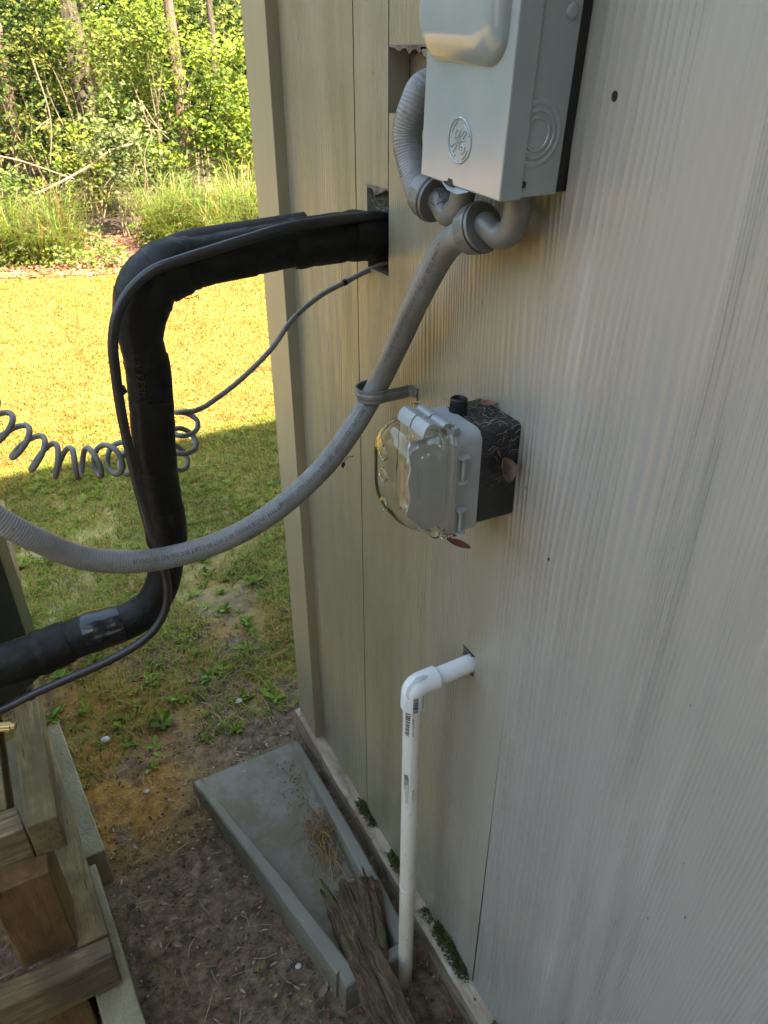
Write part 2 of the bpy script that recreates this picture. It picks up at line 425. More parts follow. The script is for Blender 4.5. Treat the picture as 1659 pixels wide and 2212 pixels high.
M_moss = simple('green_moss', (0.075, 0.095, 0.018), 0.95, 0.5, 60, 0.5, 0.002)
M_brass = simple('brass', (0.70, 0.52, 0.22), 0.3, 0.1, 60, 0.1, 0.0004, metal=1.0)
M_steel = simple('dull_screw_steel', (0.35, 0.34, 0.32), 0.45, 0.2, 90, 0.2, 0.0005, metal=0.8)
M_cond = simple('dark_painted_steel', (0.016, 0.018, 0.014), 0.4, 0.3, 20, 0.2, 0.001)
M_condrail = simple('olive_edge_strip', (0.10, 0.105, 0.06), 0.45, 0.3, 30, 0.2, 0.001)
M_roof = simple('dark_shingle', (0.09, 0.085, 0.08), 0.9, 0.3, 20, 0.6, 0.004)
M_soffit = simple('painted_soffit', (0.50, 0.48, 0.44), 0.6, 0.08, 8)

# ================================================================== THE HOUSE
house = thing('house', (WX, 1.3, 0), 'taupe painted house wall with grained siding, corner board and cut holes', 'house')
y_seam, y_gA, y_gB = 0.545, 0.962, 0.8745
hole1 = (0.700, y_gB, 1.452, 1.518)     # behind the disconnect box
hole2 = (y_gB+0.0, 0.931, 1.262, 1.366) # where the insulated line enters
hole3 = (0.6175, 0.6475, 0.757, 0.797)    # drain pipe
def wall_grid(ys, zs, xf, holes, name, mat):
    mb = MB(); g = 0.0032
    ys = sorted(set([round(q, 4) for q in ys])); zs = sorted(set([round(q, 4) for q in zs]))
    for i in range(len(ys)-1):
        for j in range(len(zs)-1):
            yc, zc = (ys[i]+ys[i+1])/2, (zs[j]+zs[j+1])/2
            if any(h[0] < yc < h[1] and h[2] < zc < h[3] for h in holes): continue
            x = xf(yc, zc)
            mb.add([(x, ys[i], zs[j]), (x, ys[i+1], zs[j]), (x, ys[i+1], zs[j+1]), (x, ys[i], zs[j+1])], [(0, 3, 2, 1)])
            for (dy, dz, e) in ((1, 0, 0), (0, 1, 1)):
                y2, z2 = (yc + dy*(ys[min(i+2, len(ys)-1)]-ys[i])/2, zc + dz*(zs[min(j+2, len(zs)-1)]-zs[j])/2)
                x2 = xf(ys[i+1]+1e-4 if e == 0 else yc, zc if e == 0 else zs[j+1]+1e-4)
                if abs(x2-x) > 1e-5:
                    if e == 0: mb.add([(x, ys[i+1], zs[j]), (x2, ys[i+1], zs[j]), (x2, ys[i+1], zs[j+1]), (x, ys[i+1], zs[j+1])], [(0, 1, 2, 3)])
                    else: mb.add([(x, ys[i], zs[j+1]), (x2, ys[i], zs[j+1]), (x2, ys[i+1], zs[j+1]), (x, ys[i+1], zs[j+1])], [(0, 3, 2, 1)])
    for h in holes:   # the cut thickness of the board round each hole
        x = WX; d = 0.028
        mb.add([(x, h[0], h[2]), (x, h[1], h[2]), (x, h[1], h[3]), (x, h[0], h[3]), (x+d, h[0], h[2]), (x+d, h[1], h[2]), (x+d, h[1], h[3]), (x+d, h[0], h[3])],
               [(0, 1, 5, 4), (1, 2, 6, 5), (2, 3, 7, 6), (3, 0, 4, 7)])
    return mb.build(name, mat, house, smooth=False)
def xf(y, z):
    if y_gA < y < y_gA+0.0030: return WX+0.004
    if y_gB-0.0026 < y < y_gB and z > 1.262: return WX+0.0035
    return WX
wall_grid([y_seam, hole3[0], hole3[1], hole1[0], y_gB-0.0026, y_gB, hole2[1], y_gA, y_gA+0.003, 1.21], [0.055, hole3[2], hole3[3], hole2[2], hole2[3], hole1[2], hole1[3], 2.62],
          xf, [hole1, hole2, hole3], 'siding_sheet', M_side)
mb = MB(); rings = []     # its far edge leaves a crack that widens towards the ground
for z_, g_ in ((0.055, 0.0052), (0.35, 0.0040), (0.62, 0.0026), (0.95, 0.0010), (2.62, 0.0008)):
    rings.append([(WX-0.0016, -6.0, z_), (WX-0.0016, y_seam-g_, z_), (WX+0.05, y_seam-g_, z_), (WX+0.05, -6.0, z_)])
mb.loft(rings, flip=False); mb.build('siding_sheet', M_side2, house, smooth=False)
mb = MB(); mb.box((WX+0.029, y_seam-0.002, 0.0), (WX+0.06, 1.29, 2.62)); mb.build('rotted_sheathing', M_rot, house, smooth=False)
mb = MB(); mb.box((WX-0.020, 1.205, 0.06), (WX+0.05, 1.306, 2.62)); mb.build('corner_board', M_trim, house, bevel=0.0015)
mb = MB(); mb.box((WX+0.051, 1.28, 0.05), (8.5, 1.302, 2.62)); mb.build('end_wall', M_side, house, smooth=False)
# foundation ledge under the boards, slightly uneven
mb = MB(); rings = []
for i in range(90):
    y = -3.0 + 4.32*i/89; j = 0.0016*fbm((y*9, 1, 2)); k = 0.003*fbm((y*5, 4, 2))
    rings.append([(0.56, y, -0.05), (0.4535+k, y, -0.05), (0.4515+k, y, 0.053+j), (0.456+k, y, 0.0565+j), (0.56, y, 0.061+j)])
mb.loft(rings, flip=True); mb.build('foundation_ledge', M_ledge, house)
mb = MB(); mb.box((0.56, -6, -0.05), (8.5, 1.30, 0.05)); mb.build('foundation', M_conc, house, smooth=False)
mb = MB()
mb.add([(0.02, -6.5, 2.62), (9.0, -6.5, 2.62), (9.0, 1.48, 2.62), (0.02, 1.48, 2.62), (0.0, -6.5, 2.80), (4.5, -4.0, 4.1), (9.0, -6.5, 2.80), (0.0, 1.48, 2.80), (4.5, -1.2, 4.1), (9.0, 1.48, 2.80)],
       [(0, 1, 2, 3), (0, 4, 5, 6, 1), (3, 2, 9, 8, 7), (0, 3, 7, 4), (4, 7, 8, 5), (5, 8, 9, 6), (1, 6, 9, 2)])
mb.build('roof', M_roof, house, smooth=False)
for px_n, py_n, rr_ in ((1327, 208, 0.0023), (1185, 1208, 0.0012)):
    c0 = onx(px_n, py_n, WX-0.0019); mb = MB(); mb.loft([[c0+Vector((h_, r_*math.cos(6.283*i/14), r_*math.sin(6.283*i/14)*1.2)) for i in range(14)] for r_, h_ in ((rr_*1.5, 0.0004), (rr_*1.35, -0.0003), (rr_, 0.0))]); mb.build('nail_hole', M_oring, house)
# ragged splinters of board round the holes
rnd = random.Random(3)
mb = MB()
def splinter(y0, y1, z, dz, up, n=14, x=WX-0.0015, dep=0.010):
    pts = []
    for i in range(n+1):
        t = i/n; pts.append((y0+(y1-y0)*t, z + dz*t + up*(0.3+0.7*rnd.random())*math.sin(math.pi*min(1, max(0.08, t)))))
    for i in range(n):
        a, b = pts[i], pts[i+1]; ba, bb = z + dz*i/n, z + dz*(i+1)/n
        mb.add([(x, a[0], ba), (x, b[0], bb), (x, b[0], b[1]), (x, a[0], a[1]), (x+dep, a[0], a[1]), (x+dep, b[0], b[1])], [(0, 1, 2, 3), (3, 2, 5, 4)])
for a_ in ((0.873, 0.775, 1.520, 0.0, -0.010), (0.80, 0.735, 1.518, 0, -0.028, 18), (0.930, 0.8755, 1.368, 0.0, -0.014), (0.6475, 0.6175, 0.797, 0.0, -0.006, 10)):
    mb = MB(); splinter(*a_); mb.build('torn_board_edge', M_rot, house, smooth=False)
# moss that grows along the ledge
mb = MB(); rnd = random.Random(11)
for k in range(11000):
    y = rnd.uniform(0.30, 1.15)
    dens = fbm((y*7, 9, 3)) + (0.36 if 0.44 < y < 0.66 else -0.1)
    if dens < rnd.uniform(-0.05, 0.4): continue
    hh = max(0.0, min(1, dens))*0.045
    q = rnd.random(); z = 0.059 + (rnd.random()**1.8)*hh; x = WX - 0.001 - rnd.random()**2*0.018*(1 if z < 0.066 else 0.15)
    s = rnd.uniform(0.0012, 0.003); a = rnd.uniform(0, 6.28)
    d = Vector((-rnd.uniform(0.3, 1), rnd.uniform(-.6, .6), rnd.uniform(0.2, 1))).normalized()
    b0 = Vector((x, y, z)); sd = d.cross(Vector((math.cos(a), math.sin(a), 0.3))).normalized()*s
    mb.add([b0-sd, b0+sd, b0+d*s*3.0], [(0, 1, 2)])
tag(mb.build('moss', M_moss, None, smooth=False, base=(WX, 0.6, 0.06)), 'patchy green moss growing along the ledge under the siding', 'moss', None, 'stuff')

# ================================================================== GROUND
def ground_mat():
    n = NT('ground', 0.95, 0.2)
    x, y, z = n.sep(n.co())[0:3]
    f = n.noise(n.co(), 34, 6, 0.75); g = n.noise(n.co(), 4.5, 4, 0.6)
    dirt = n.ramp(f, [(0.30, (0.035, 0.024, 0.014)), (0.46, (0.10, 0.070, 0.042)), (0.62, (0.19, 0.14, 0.085)), (0.8, (0.36, 0.28, 0.18))])
    mossy = n.ramp(f, [(0.3, (0.12, 0.075, 0.03)), (0.5, (0.25, 0.15, 0.045)), (0.65, (0.20, 0.17, 0.06)), (0.8, (0.32, 0.24, 0.13))])
    yy = n.math('ADD', y, n.math('MULTIPLY', n.math('SUBTRACT', g, 0.5), 0.9))
    mk = n.math('MULTIPLY', n.rng(yy, 1.25, 1.55, 0, 1), n.rng(n.noise(n.co((1, 1, 1), (4, 2, 0)), 6, 4, 0.6), 0.43, 0.55, 0, 1))
    om = n.math('MULTIPLY', n.math('MULTIPLY', n.rng(x, 0.22, 0.06), n.rng(y, 1.05, 1.25)), n.math('MULTIPLY', n.rng(y, 2.0, 1.6), n.rng(n.noise(n.co((1, 1, 1), (9, 2, 0)), 7, 4, 0.65), 0.36, 0.5)))
    c = n.mix(mk, dirt, mossy)
    c = n.mix(n.math('MULTIPLY', om, 0.8), c, n.ramp(f, [(0.3, (0.13, 0.06, 0.012)), (0.6, (0.34, 0.18, 0.03)), (0.8, (0.36, 0.27, 0.08))]))
    lawn = n.ramp(n.noise(n.co((1, 1, 1), (1, 7, 0)), 9, 5, 0.7), [(0.3, (0.20, 0.19, 0.05)), (0.5, (0.33, 0.30, 0.10)), (0.62, (0.38, 0.33, 0.15)), (0.72, (0.46, 0.40, 0.31))])
    c = n.mix(n.rng(yy, 1.75, 2.35, 0, 1), c, lawn)
    gold = n.ramp(n.noise(n.co(), 5, 5, 0.7), [(0.3, (0.22, 0.13, 0.026)), (0.7, (0.29, 0.185, 0.045))])
    c = n.mix(n.rng(yy, 2.9, 3.3, 0, 1), c, gold)
    litter = n.ramp(n.voro(n.co(), 26, 'Color'), [(0.2, (0.30, 0.15, 0.09)), (0.5, (0.42, 0.25, 0.17)), (0.8, (0.22, 0.14, 0.08))])
    yf = n.math('ADD', n.math('ADD', y, n.math('MULTIPLY', x, 0.34)), n.math('MULTIPLY', g, 0.5))
    c = n.mix(n.rng(yf, 6.85, 7.2, 0, 1), c, litter)
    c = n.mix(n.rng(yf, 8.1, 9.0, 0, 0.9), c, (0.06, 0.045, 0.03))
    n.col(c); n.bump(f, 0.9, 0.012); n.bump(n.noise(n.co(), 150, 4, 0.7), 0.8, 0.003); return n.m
def gz(x, y):
    e = min(1, max(0, min(x+1.6, 3.0-x, y+0.5, 3.6-y)*2.5))
    return e*(0.014*fbm((x*3, y*3, 0)) + 0.007*fbm((x*14, y*14, 3)) + 0.004*fbm((x*45, y*45, 7), 2)) - 0.004
mb = MB(); xs = [-300, -60, -15, -4] + [-1.6+0.02*i for i in range(231)] + [5, 15, 60, 300]
ys = [-300, -60, -10] + [-0.5+0.02*i for i in range(206)] + [5, 7, 9, 12, 20, 60, 300]
n1 = len(xs); mb.v = [Vector((x, y, gz(x, y))) for y in ys for x in xs]
mb.f = [(j*n1+i, j*n1+i+1, (j+1)*n1+i+1, (j+1)*n1+i) for j in range(len(ys)-1) for i in range(n1-1)]; mb.mi = [0]*len(mb.f)
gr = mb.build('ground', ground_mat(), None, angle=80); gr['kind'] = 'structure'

def blade_mat(name, c, tr=0.35):
    n = NT(name, 0.68, 0.15)
    n.col(n.mix(n.rng(n.noise(n.co(), 3.0, 4, 0.6), 0.3, 0.7, 0, 1), tuple(q*0.75 for q in c), tuple(min(1, q*1.25) for q in c)))
    n.b.inputs['Subsurface Weight'].default_value = 0
    t = n.t; tl = t.nodes.new('ShaderNodeBsdfTranslucent'); mx = t.nodes.new('ShaderNodeMixShader')
    tl.inputs[0].default_value = (*[min(1, q*1.25) for q in c], 1)
    mx.inputs[0].default_value = tr
    t.links.new(n.b.outputs[0], mx.inputs[1]); t.links.new(tl.outputs[0], mx.inputs[2])
    t.links.new(mx.outputs[0], t.nodes['Material Output'].inputs[0]); return n.m
G_green = blade_mat('leaf_green', (0.085, 0.125, 0.02)); G_lime = blade_mat('leaf_lime', (0.19, 0.235, 0.025)); G_dark = blade_mat('leaf_dark', (0.03, 0.05, 0.012))
G_pale = blade_mat('leaf_pale', (0.17, 0.19, 0.07)); G_gold = blade_mat('grass_gold', (0.25, 0.148, 0.028), 0.25); G_straw = blade_mat('straw', (0.34, 0.225, 0.08))
G_olive = blade_mat('leaf_olive', (0.17, 0.17, 0.035)); G_weed = blade_mat('weed_green', (0.21, 0.31, 0.06)); G_pink = blade_mat('leaf_pinkbrown', (0.38, 0.17, 0.10), 0.2)
G_brown = blade_mat('leaf_brown', (0.20, 0.085, 0.035), 0.15)
def blade(mb, p, h, w, lean, a, mi):
    d = Vector((math.cos(a), math.sin(a), 0)); s = Vector((-d.y, d.x, 0))*w
    p = Vector(p); m = p + d*lean*0.35*h + Vector((0, 0, h*0.62)); t = p + d*lean*h + Vector((0, 0, h*(1-0.35*min(1, lean*0.8))))
    mb.add([p-s, p+s, m+s*0.8, m-s*0.8, t], [(0, 1, 2, 3), (3, 2, 4)], mi)
def leaf(mb, p, n, up, L, W, mi):
    """folded leaf: base at p, along 'up', facing n"""
    p = Vector(p); s = up.cross(n).normalized(); q = n*L*0.10
    mb.add([p, p+up*L*0.35+s*W*0.5+q, p+up*L*0.75+s*W*0.38+q, p+up*L, p+up*L*0.75-s*W*0.38+q, p+up*L*0.35-s*W*0.5+q, p+up*L*0.5],
           [(0, 1, 6), (1, 2, 6), (2, 3, 6), (3, 4, 6), (4, 5, 6), (5, 0, 6)], mi)
rnd = random.Random(5)
mb = MB()   # the lawn: golden in the sun, thin and green in the house's shade
def edge_y(x): return 6.9 - 0.34*x
for k in range(95000):
    y = 3.0 + (rnd.random()**1.2)*4.3; x = rnd.uniform(-0.9, 2.9) if rnd.random() < 0.85 else rnd.uniform(-4, 5)
    if y > edge_y(x)+0.1*fbm((x*3, y*3, 0)): continue
    r = rnd.random(); mi = 0 if r < 0.72 else 1 if r < 0.86 else 2
    if fbm((x*2.5, y*2.5, 5)) > 0.28: mi = rnd.choice((0, 2, 3))
    blade(mb, (x, y, -0.003), rnd.uniform(0.012, 0.034), rnd.uniform(0.0012, 0.0028), rnd.uniform(0.4, 1.9), rnd.uniform(0, 6.28), mi)
for k in range(110000):
    y = rnd.uniform(1.38, 3.2); x = rnd.uniform(-1.0, 1.7)
    if x > 0.40 and y < 1.35: continue
    d = fbm((x*3.3, y*3.3, 2)) + 0.42 + (y-1.75)*0.6
    if d < rnd.uniform(0, 0.75): continue
    r = rnd.random(); mi = 3 if r < 0.22 else 2 if r < 0.62 else 1 if r < 0.86 else 4
    blade(mb, (x, y, gz(x, y)), rnd.uniform(0.012, 0.036), rnd.uniform(0.0008, 0.0019), rnd.uniform(0.5, 2.0), rnd.uniform(0, 6.28), mi)
tag(mb.build('lawn_grass', [G_gold, G_straw, G_lime, G_green, G_olive], None, smooth=False), 'short lawn grass, golden in the sun and greener in the shade of the house', 'grass', None, 'stuff')
mb = MB()   # low broad-leaved weeds
for k in range(1300):
    y = rnd.uniform(1.35, 3.1); x = rnd.uniform(-0.8, 1.5)
    if rnd.random() > 0.35+0.4*(y-1.3) or fbm((x*2.6, y*2.6, 8)) < -0.12: continue
    if x > 0.1 and y < 1.35: continue
    m = rnd.randint(4, 9); sz = rnd.uniform(0.014, 0.040)
    for j in range(m):
        a = 6.28*j/m + rnd.uniform(-.4, .4); el = rnd.uniform(0.15, 0.8)
        up = Vector((math.cos(a)*math.cos(el), math.sin(a)*math.cos(el), math.sin(el))); nn = Vector((-math.cos(a)*math.sin(el), -math.sin(a)*math.sin(el), math.cos(el)))
        leaf(mb, (x+rnd.uniform(-.008, .008), y+rnd.uniform(-.008, .008), gz(x, y)+0.002), nn, up, sz*rnd.uniform(0.7, 1.2), sz*rnd.uniform(0.35, 0.6), rnd.choice((0, 0, 1, 2)))
for k in range(2600):   # clover-size leaves
    y = rnd.uniform(0.35, 2.0); x = rnd.uniform(-0.3, 0.42)
    if fbm((x*5, y*5, 18)) < 0.12 + (0.25 if y < 1.1 else 0): continue
    a = rnd.uniform(0, 6.28); el = rnd.uniform(0.3, 1.2)
    up = Vector((math.cos(a)*math.cos(el), math.sin(a)*math.cos(el), math.sin(el))); nn = Vector((-math.cos(a)*math.sin(el), -math.sin(a)*math.sin(el), math.cos(el)))
    leaf(mb, (x, y, gz(x, y)+rnd.uniform(0.001, 0.008)), nn, up, rnd.uniform(0.005, 0.011), rnd.uniform(0.004, 0.008), rnd.choice((0, 1)))
tag(mb.build('low_weeds', [G_weed, G_green, G_lime], None, smooth=False), 'low broad leaved weeds spreading over the mossy dirt and shaded lawn', 'weeds', None, 'stuff')
M_twig = simple('pale_twig', (0.27, 0.19, 0.11), 0.85, 0.35, 60)
mb = MB()   # leaf litter, chips and pine needles on the dirt
for k in range(5200):
    y = rnd.uniform(0.2, 1.9); x = rnd.uniform(-0.5, 0.445)
    z = gz(x, y)+0.0015; a = rnd.uniform(0, 6.28); d = Vector((math.cos(a), math.sin(a), rnd.uniform(-.1, .2)))
    r = rnd.random()
    if r < 0.20:
        L = rnd.uniform(0.012, 0.06); s = Vector((-d.y, d.x, 0))*rnd.uniform(0.0004, 0.0009); m = Vector((x, y, z))+d*L*0.5+Vector((-d.y, d.x, 0))*rnd.uniform(-.006, .006)+Vector((0, 0, 0.003)); p = Vector((x, y, z)); e = p+d*L
        mb.add([p-s, p+s, m+s, m-s, e+s, e-s], [(0, 1, 2, 3), (3, 2, 4, 5)], rnd.choice((0, 0, 1)))
    elif r < 0.58:
        leaf(mb, (x, y, z), Vector((rnd.uniform(-.3, .3), rnd.uniform(-.3, .3), 1)).normalized(), d, rnd.uniform(0.005, 0.018), rnd.uniform(0.002, 0.007), rnd.choice((1, 2, 3)))
    else:
        s = rnd.uniform(0.0012, 0.0045); b = mb.add([(x-s, y, z), (x, y-s*.7, z), (x+s, y, z), (x, y+s*.8, z), (x, y, z+s*.8)], [(0, 1, 4), (1, 2, 4), (2, 3, 4), (3, 0, 4)], rnd.choice((3, 4, 5, 5)))
tag(mb.build('ground_litter', [simple('dry_needles', (0.17, 0.125, 0.065), 0.9), M_twig, G_brown, simple('dark_crumbs', (0.045, 0.03, 0.02), 0.9), simple('pale_grit', (0.30, 0.26, 0.22), 0.8), simple('brown_soil_crumbs', (0.075, 0.052, 0.036), 0.95)], None, smooth=False),
    'pine needles, wood chips, grit and crumbs scattered over the dark dirt', 'litter', None, 'stuff')

# ================================================================== SOCKET COVER ON THE WALL
YB = 0.572
sk = thing('outlet_box', (WX, 0.61, 1.11), 'grey outlet cover with clear bubble lid on a black wall box', 'outlet box')
mb = MB(); mb.loft([[(x, u, v) for u, v in rrect(YB-i, YB+0.082+i, 1.055-i, 1.172+i, 0.006, 4)] for x, i in ((WX-0.0005, 0), (0.431, -0.001), (0.428, -0.0005))], flip=True)
mb.build('junction_box', M_blackbox, sk, bevel=0)
mb = MB(); rr = [[(x, u, v) for u, v in rrect(YB-i, YB+0.084+i, 1.049-i, 1.174+i, 0.013, 6)] for x, i in ((0.430, -0.002), (0.4285, 0.0005), (0.397, 0.0005), (0.394, -0.003))]
mb.loft(rr, flip=True); mb.build('cover_base', M_coverg, sk)
# bubble lid: thin-walled shell with a moulded rim
def shell(levels, th=0.0022):
    mb = MB()
    out = [[(x, u, v) for u, v in rrect(YB+0.041-a, YB+0.041+a, c-b, c+b, r, 8)] for x, a, b, c, r in levels]
    inn = [[(x+th*0.4, u, v) for u, v in rrect(YB+0.041-a+th, YB+0.041+a-th, c-b+th, c+b-th, max(0.002, r-th), 8)] for x, a, b, c, r in levels]
    mb.loft(out, cap0=False, flip=True); mb.loft(inn, cap0=False)
    n = len(out[0]); mb.add(out[0]+inn[0], [(i, (i+1) % n, n+(i+1) % n, n+i) for i in range(n)])
    return mb
lid = shell([(0.3955, 0.0485, 0.0685, 1.116, 0.018), (0.392, 0.0495, 0.0695, 1.116, 0.019), (0.388, 0.0485, 0.0685, 1.116, 0.018), (0.3865, 0.045, 0.064, 1.117, 0.018), (0.383, 0.045, 0.064, 1.117, 0.018),
             (0.381, 0.0475, 0.067, 1.117, 0.019), (0.377, 0.0475, 0.067, 1.117, 0.019), (0.374, 0.0425, 0.060, 1.118, 0.018), (0.360, 0.042, 0.0585, 1.119, 0.022), (0.350, 0.0405, 0.0555, 1.121, 0.026),
             (0.3435, 0.0385, 0.0515, 1.122, 0.028), (0.3395, 0.035, 0.046, 1.123, 0.027), (0.3370, 0.030, 0.039, 1.124, 0.02), (0.3360, 0.022, 0.030, 1.125, 0.018)])
lid_o = lid.build('bubble_lid', M_clear, sk, angle=60)
mb = MB()   # raised finger wells on the front
for zc in (1.148, 1.122, 1.085):
    mb.tube(spline([(0.3375, YB+0.050, zc+0.008), (0.3365, YB+0.058, zc), (0.3375, YB+0.050, zc-0.008), (0.3370, YB+0.042, zc-0.001), (0.3375, YB+0.050, zc+0.008)], 6), 0.0012, 6)
mb.build('moulded_rib', M_clear, lid_o)
# grey plate added inside for the lilac-grey reflection on the near side, jagged edge
mb = MB(); rnd = random.Random(9); pts = []
for i in range(40):
    t = i/39; z = 1.064 + 0.110*t
    x = 0.346 + 0.0009*rnd.random() + (0.018*(1-t/0.22)**1.3 if t < 0.22 else 0) + 0.0015*math.sin(t*19)
    pts.append((x, z))
for i in range(39):
    (xa, za), (xb, zb) = pts[i], pts[i+1]
    for yy, fl in ((YB+0.0105, 0), (YB+0.013, 1)):
        q = [(xa, yy, za), (0.392, yy, za), (0.392, yy, zb), (xb, yy, zb)]; mb.add(q, [(0, 1, 2, 3) if not fl else (3, 2, 1, 0)])
    mb.add([(xa, YB+0.0105, za), (xb, YB+0.0105, zb), (xb, YB+0.013, zb), (xa, YB+0.013, za)], [(0, 1, 2, 3)])
mb.build('reflection_plate', M_refl, sk, smooth=False)
mb = MB(); M_mould = simple('clear_moulding_mark', (0.24, 0.24, 0.25), 0.3, 0.1)
vs, fs = text_mesh('COOPER', 0.0100, 0.95)
mb.add([(0.3490+y*0.75, YB-0.0010, 1.147-x*0.90) for x, y in vs], fs); mb.build('moulded_lettering', M_mould, lid_o, smooth=False)
mb = MB(); vs, fs = text_mesh('WIRING DEVICES', 0.0042); mb.add([(0.3505+y, YB-0.0010, 1.102-x*0.85) for x, y in vs], fs); mb.build('small_moulded_lettering', M_mould, lid_o, smooth=False)
# two hinge leaves on top
for (y0, y1) in ((YB+0.010, YB+0.036), (YB+0.038, YB+0.064)):
    prof = [(0.402, 1.176), (0.400, 1.183), (0.394, 1.187), (0.388, 1.187), (0.385, 1.1845), (0.380, 1.186), (0.375, 1.190), (0.369, 1.1905), (0.3655, 1.188), (0.3630, 1.184), (0.3610, 1.177), (0.364, 1.176), (0.369, 1.185), (0.378, 1.182), (0.390, 1.182), (0.398, 1.176)]
    mb = MB(); mb.loft([[(x, y, z) for x, z in prof] for y in (y0, y1)], flip=False); mb.build('hinge', M_coverg, sk, bevel=0.0007)
mb = MB(); mb.tube([(0.399, YB+0.004, 1.1785), (0.399, YB+0.076, 1.1785)], 0.0042, 12); mb.build('hinge_pin', M_coverg, sk)
for zc in (1.136, 1.072):   # closing clips on the near side
    mb = MB(); mb.tube([(0.404, YB-0.004, zc+0.013), (0.404, YB-0.004, zc-0.013)], 0.0022, 10)
    for e in (0.0145, -0.0145): mb.loft([[(0.404+u, YB-0.0035+v, zc+e+q) for u, v in rrect(-0.006, 0.006, -0.005, 0.0045, 0.003, 3)] for q in (-0.0012, 0.0012)])
    mb.build('clip', M_coverg, sk)
mb = MB()
def rib(r0, rib_h, n): return lambda a: r0 + (rib_h if int(a/(2*math.pi)*n*2) % 2 else 0)
kx, ky = 0.4345, YB+0.056
mb.tube([(kx, ky, 1.172), (kx, ky, 1.176)], 0.0105, 48); mb.tube([(kx, ky, 1.174), (kx, ky, 1.1865)], lambda t, l: rib(0.0092, 0.0006, 34), 136)
rings = [[(kx+r*math.cos(6.283*i/32), ky+r*math.sin(6.283*i/32), z) for i in range(32)] for r, z in ((0.0098, 1.1855), (0.0098, 1.1885), (0.0076, 1.190), (0.0065, 1.187), (0.006, 1.180))]
mb.loft(rings, cap0=False); mb.build('threaded_plug', M_oring, sk, angle=25)

# debris caught on and around the outlet box
def curl_leaf(name, p, up, n, L, W, mat, label, cat='dead leaf', group=None, curl=0.35):
    mb = MB(); up = Vector(up).normalized(); n = Vector(n).normalized(); s = up.cross(n).normalized(); n = s.cross(up).normalized(); p = Vector(p); rows = []
    for i in range(9):
        t = i/8; wv = W*0.5*math.sin(math.pi*min(1, t*0.93+0.04))**0.8
        rows.append([p + up*L*t + s*wv*k + n*(curl*L*(0.35*abs(k)**1.5*(wv/W*2) + 0.5*(t-0.5)**2) + 0.002*fbm((t*9, k*3, L*90))) for k in (-1, -.5, 0, .5, 1)])
    mb.loft(rows, False, False, closed=False)
    mb.tube([p, p-up*L*0.25-n*L*0.05], 0.0005, 5)
    return tag(mb.build(name, mat, None, base=p), label, cat, group)
M_dleaf = simple('grey_brown_leaf', (0.17, 0.115, 0.085), 0.75, 0.3, 90, 0.4, 0.001)
M_rleaf = simple('red_brown_leaf', (0.17, 0.07, 0.04), 0.6, 0.3, 90, 0.4, 0.001)
curl_leaf('dead_leaf', (0.452, YB-0.004, 1.140), (0.35, -0.05, -0.9), (0, -1, 0.2), 0.034, 0.020, M_dleaf, 'grey brown curled leaf stuck to the side of the black outlet box', curl=0.9)
curl_leaf('dead_leaf', (0.462, YB+0.055, 1.1765), (0.8, -0.5, 0.05), (0, -0.3, 1), 0.020, 0.011, M_rleaf, 'small reddish leaf lying on top of the black outlet box')
curl_leaf('dead_leaf', (0.392, YB+0.006, 1.0475), (0.80, -0.3, -0.45), (0, -1, 0.3), 0.034, 0.008, M_rleaf, 'narrow reddish leaf hanging in web under the clear lid')
curl_leaf('dead_leaf', (0.400, YB+0.01, 1.046), (0.5, -0.4, 0.5), (0, -1, 0.3), 0.016, 0.009, M_rleaf, 'crumpled scrap of leaf above the narrow reddish leaf under the lid')
mb = MB(); rnd = random.Random(21)
for k in range(170):
    x = rnd.uniform(0.432, 0.479); y = YB + rnd.random()*0.085; z = 1.1725
    if rnd.random() < 0.35: y = YB-0.0015; z = rnd.uniform(1.10, 1.17); x = rnd.gauss(0.462, 0.008)
    if x > 0.479: continue
    a = rnd.uniform(0, 6.28); L = rnd.uniform(0.003, 0.016); p = Vector((x, y, z)); d = Vector((math.cos(a), math.sin(a) if z > 1.171 else -0.3, rnd.uniform(-.3, .5)))
    mb.tube(spline([p, p+d*L*0.5+Vector((0, 0, 0.002)), p+d*L+Vector((rnd.uniform(-.004, .004), 0, 0))], 3), rnd.uniform(0.0001, 0.00028), 3, mi=rnd.choice((0, 1, 2, 2)))
tag(mb.build('web_and_debris', [M_web, M_twig, M_dleaf], None, base=(0.46, 0.6, 1.17)), 'web, straw bits and crumbs on top and side of the black outlet box', 'debris', None, 'stuff')

# ================================================================== DISCONNECT BOX
TILT = 0.055
U = Vector((0, -1, -TILT)).normalized(); V = Vector((0, -TILT, 1)).normalized(); W_ = Vector((-1, 0, 0))
O = Vector((0.405, 0.672, 1.4115)); BW = 0.130; BH = 0.42
def L3(u, v, w=0.0): return O + U*u + V*v + W_*w     # w: outwards from the lid face
db = thing('disconnect_box', (WX, 0.6, 1.41), 'pale blue grey metal electrical box with embossed round emblem', 'electrical box')
mb = MB(); q = 0.0016
mb.loft([[L3(u, v, w) for u, v in ((q, q), (BW-q, q), (BW-q, BH), (q, BH))] for w in (-0.062, -0.003)])
mb.build('box_body', M_boxpaint, db, bevel=0.0012)
mb = MB()   # lid: face plus side flanges
mb.loft([[L3(u, v, w) for u, v in ((0, 0), (BW, 0), (BW, BH+0.01), (0, BH+0.01))] for w in (-0.022, 0.0)], cap0=False)
cover = mb.build('box_lid', M_boxpaint, db, bevel=0.0016)
mb = MB()
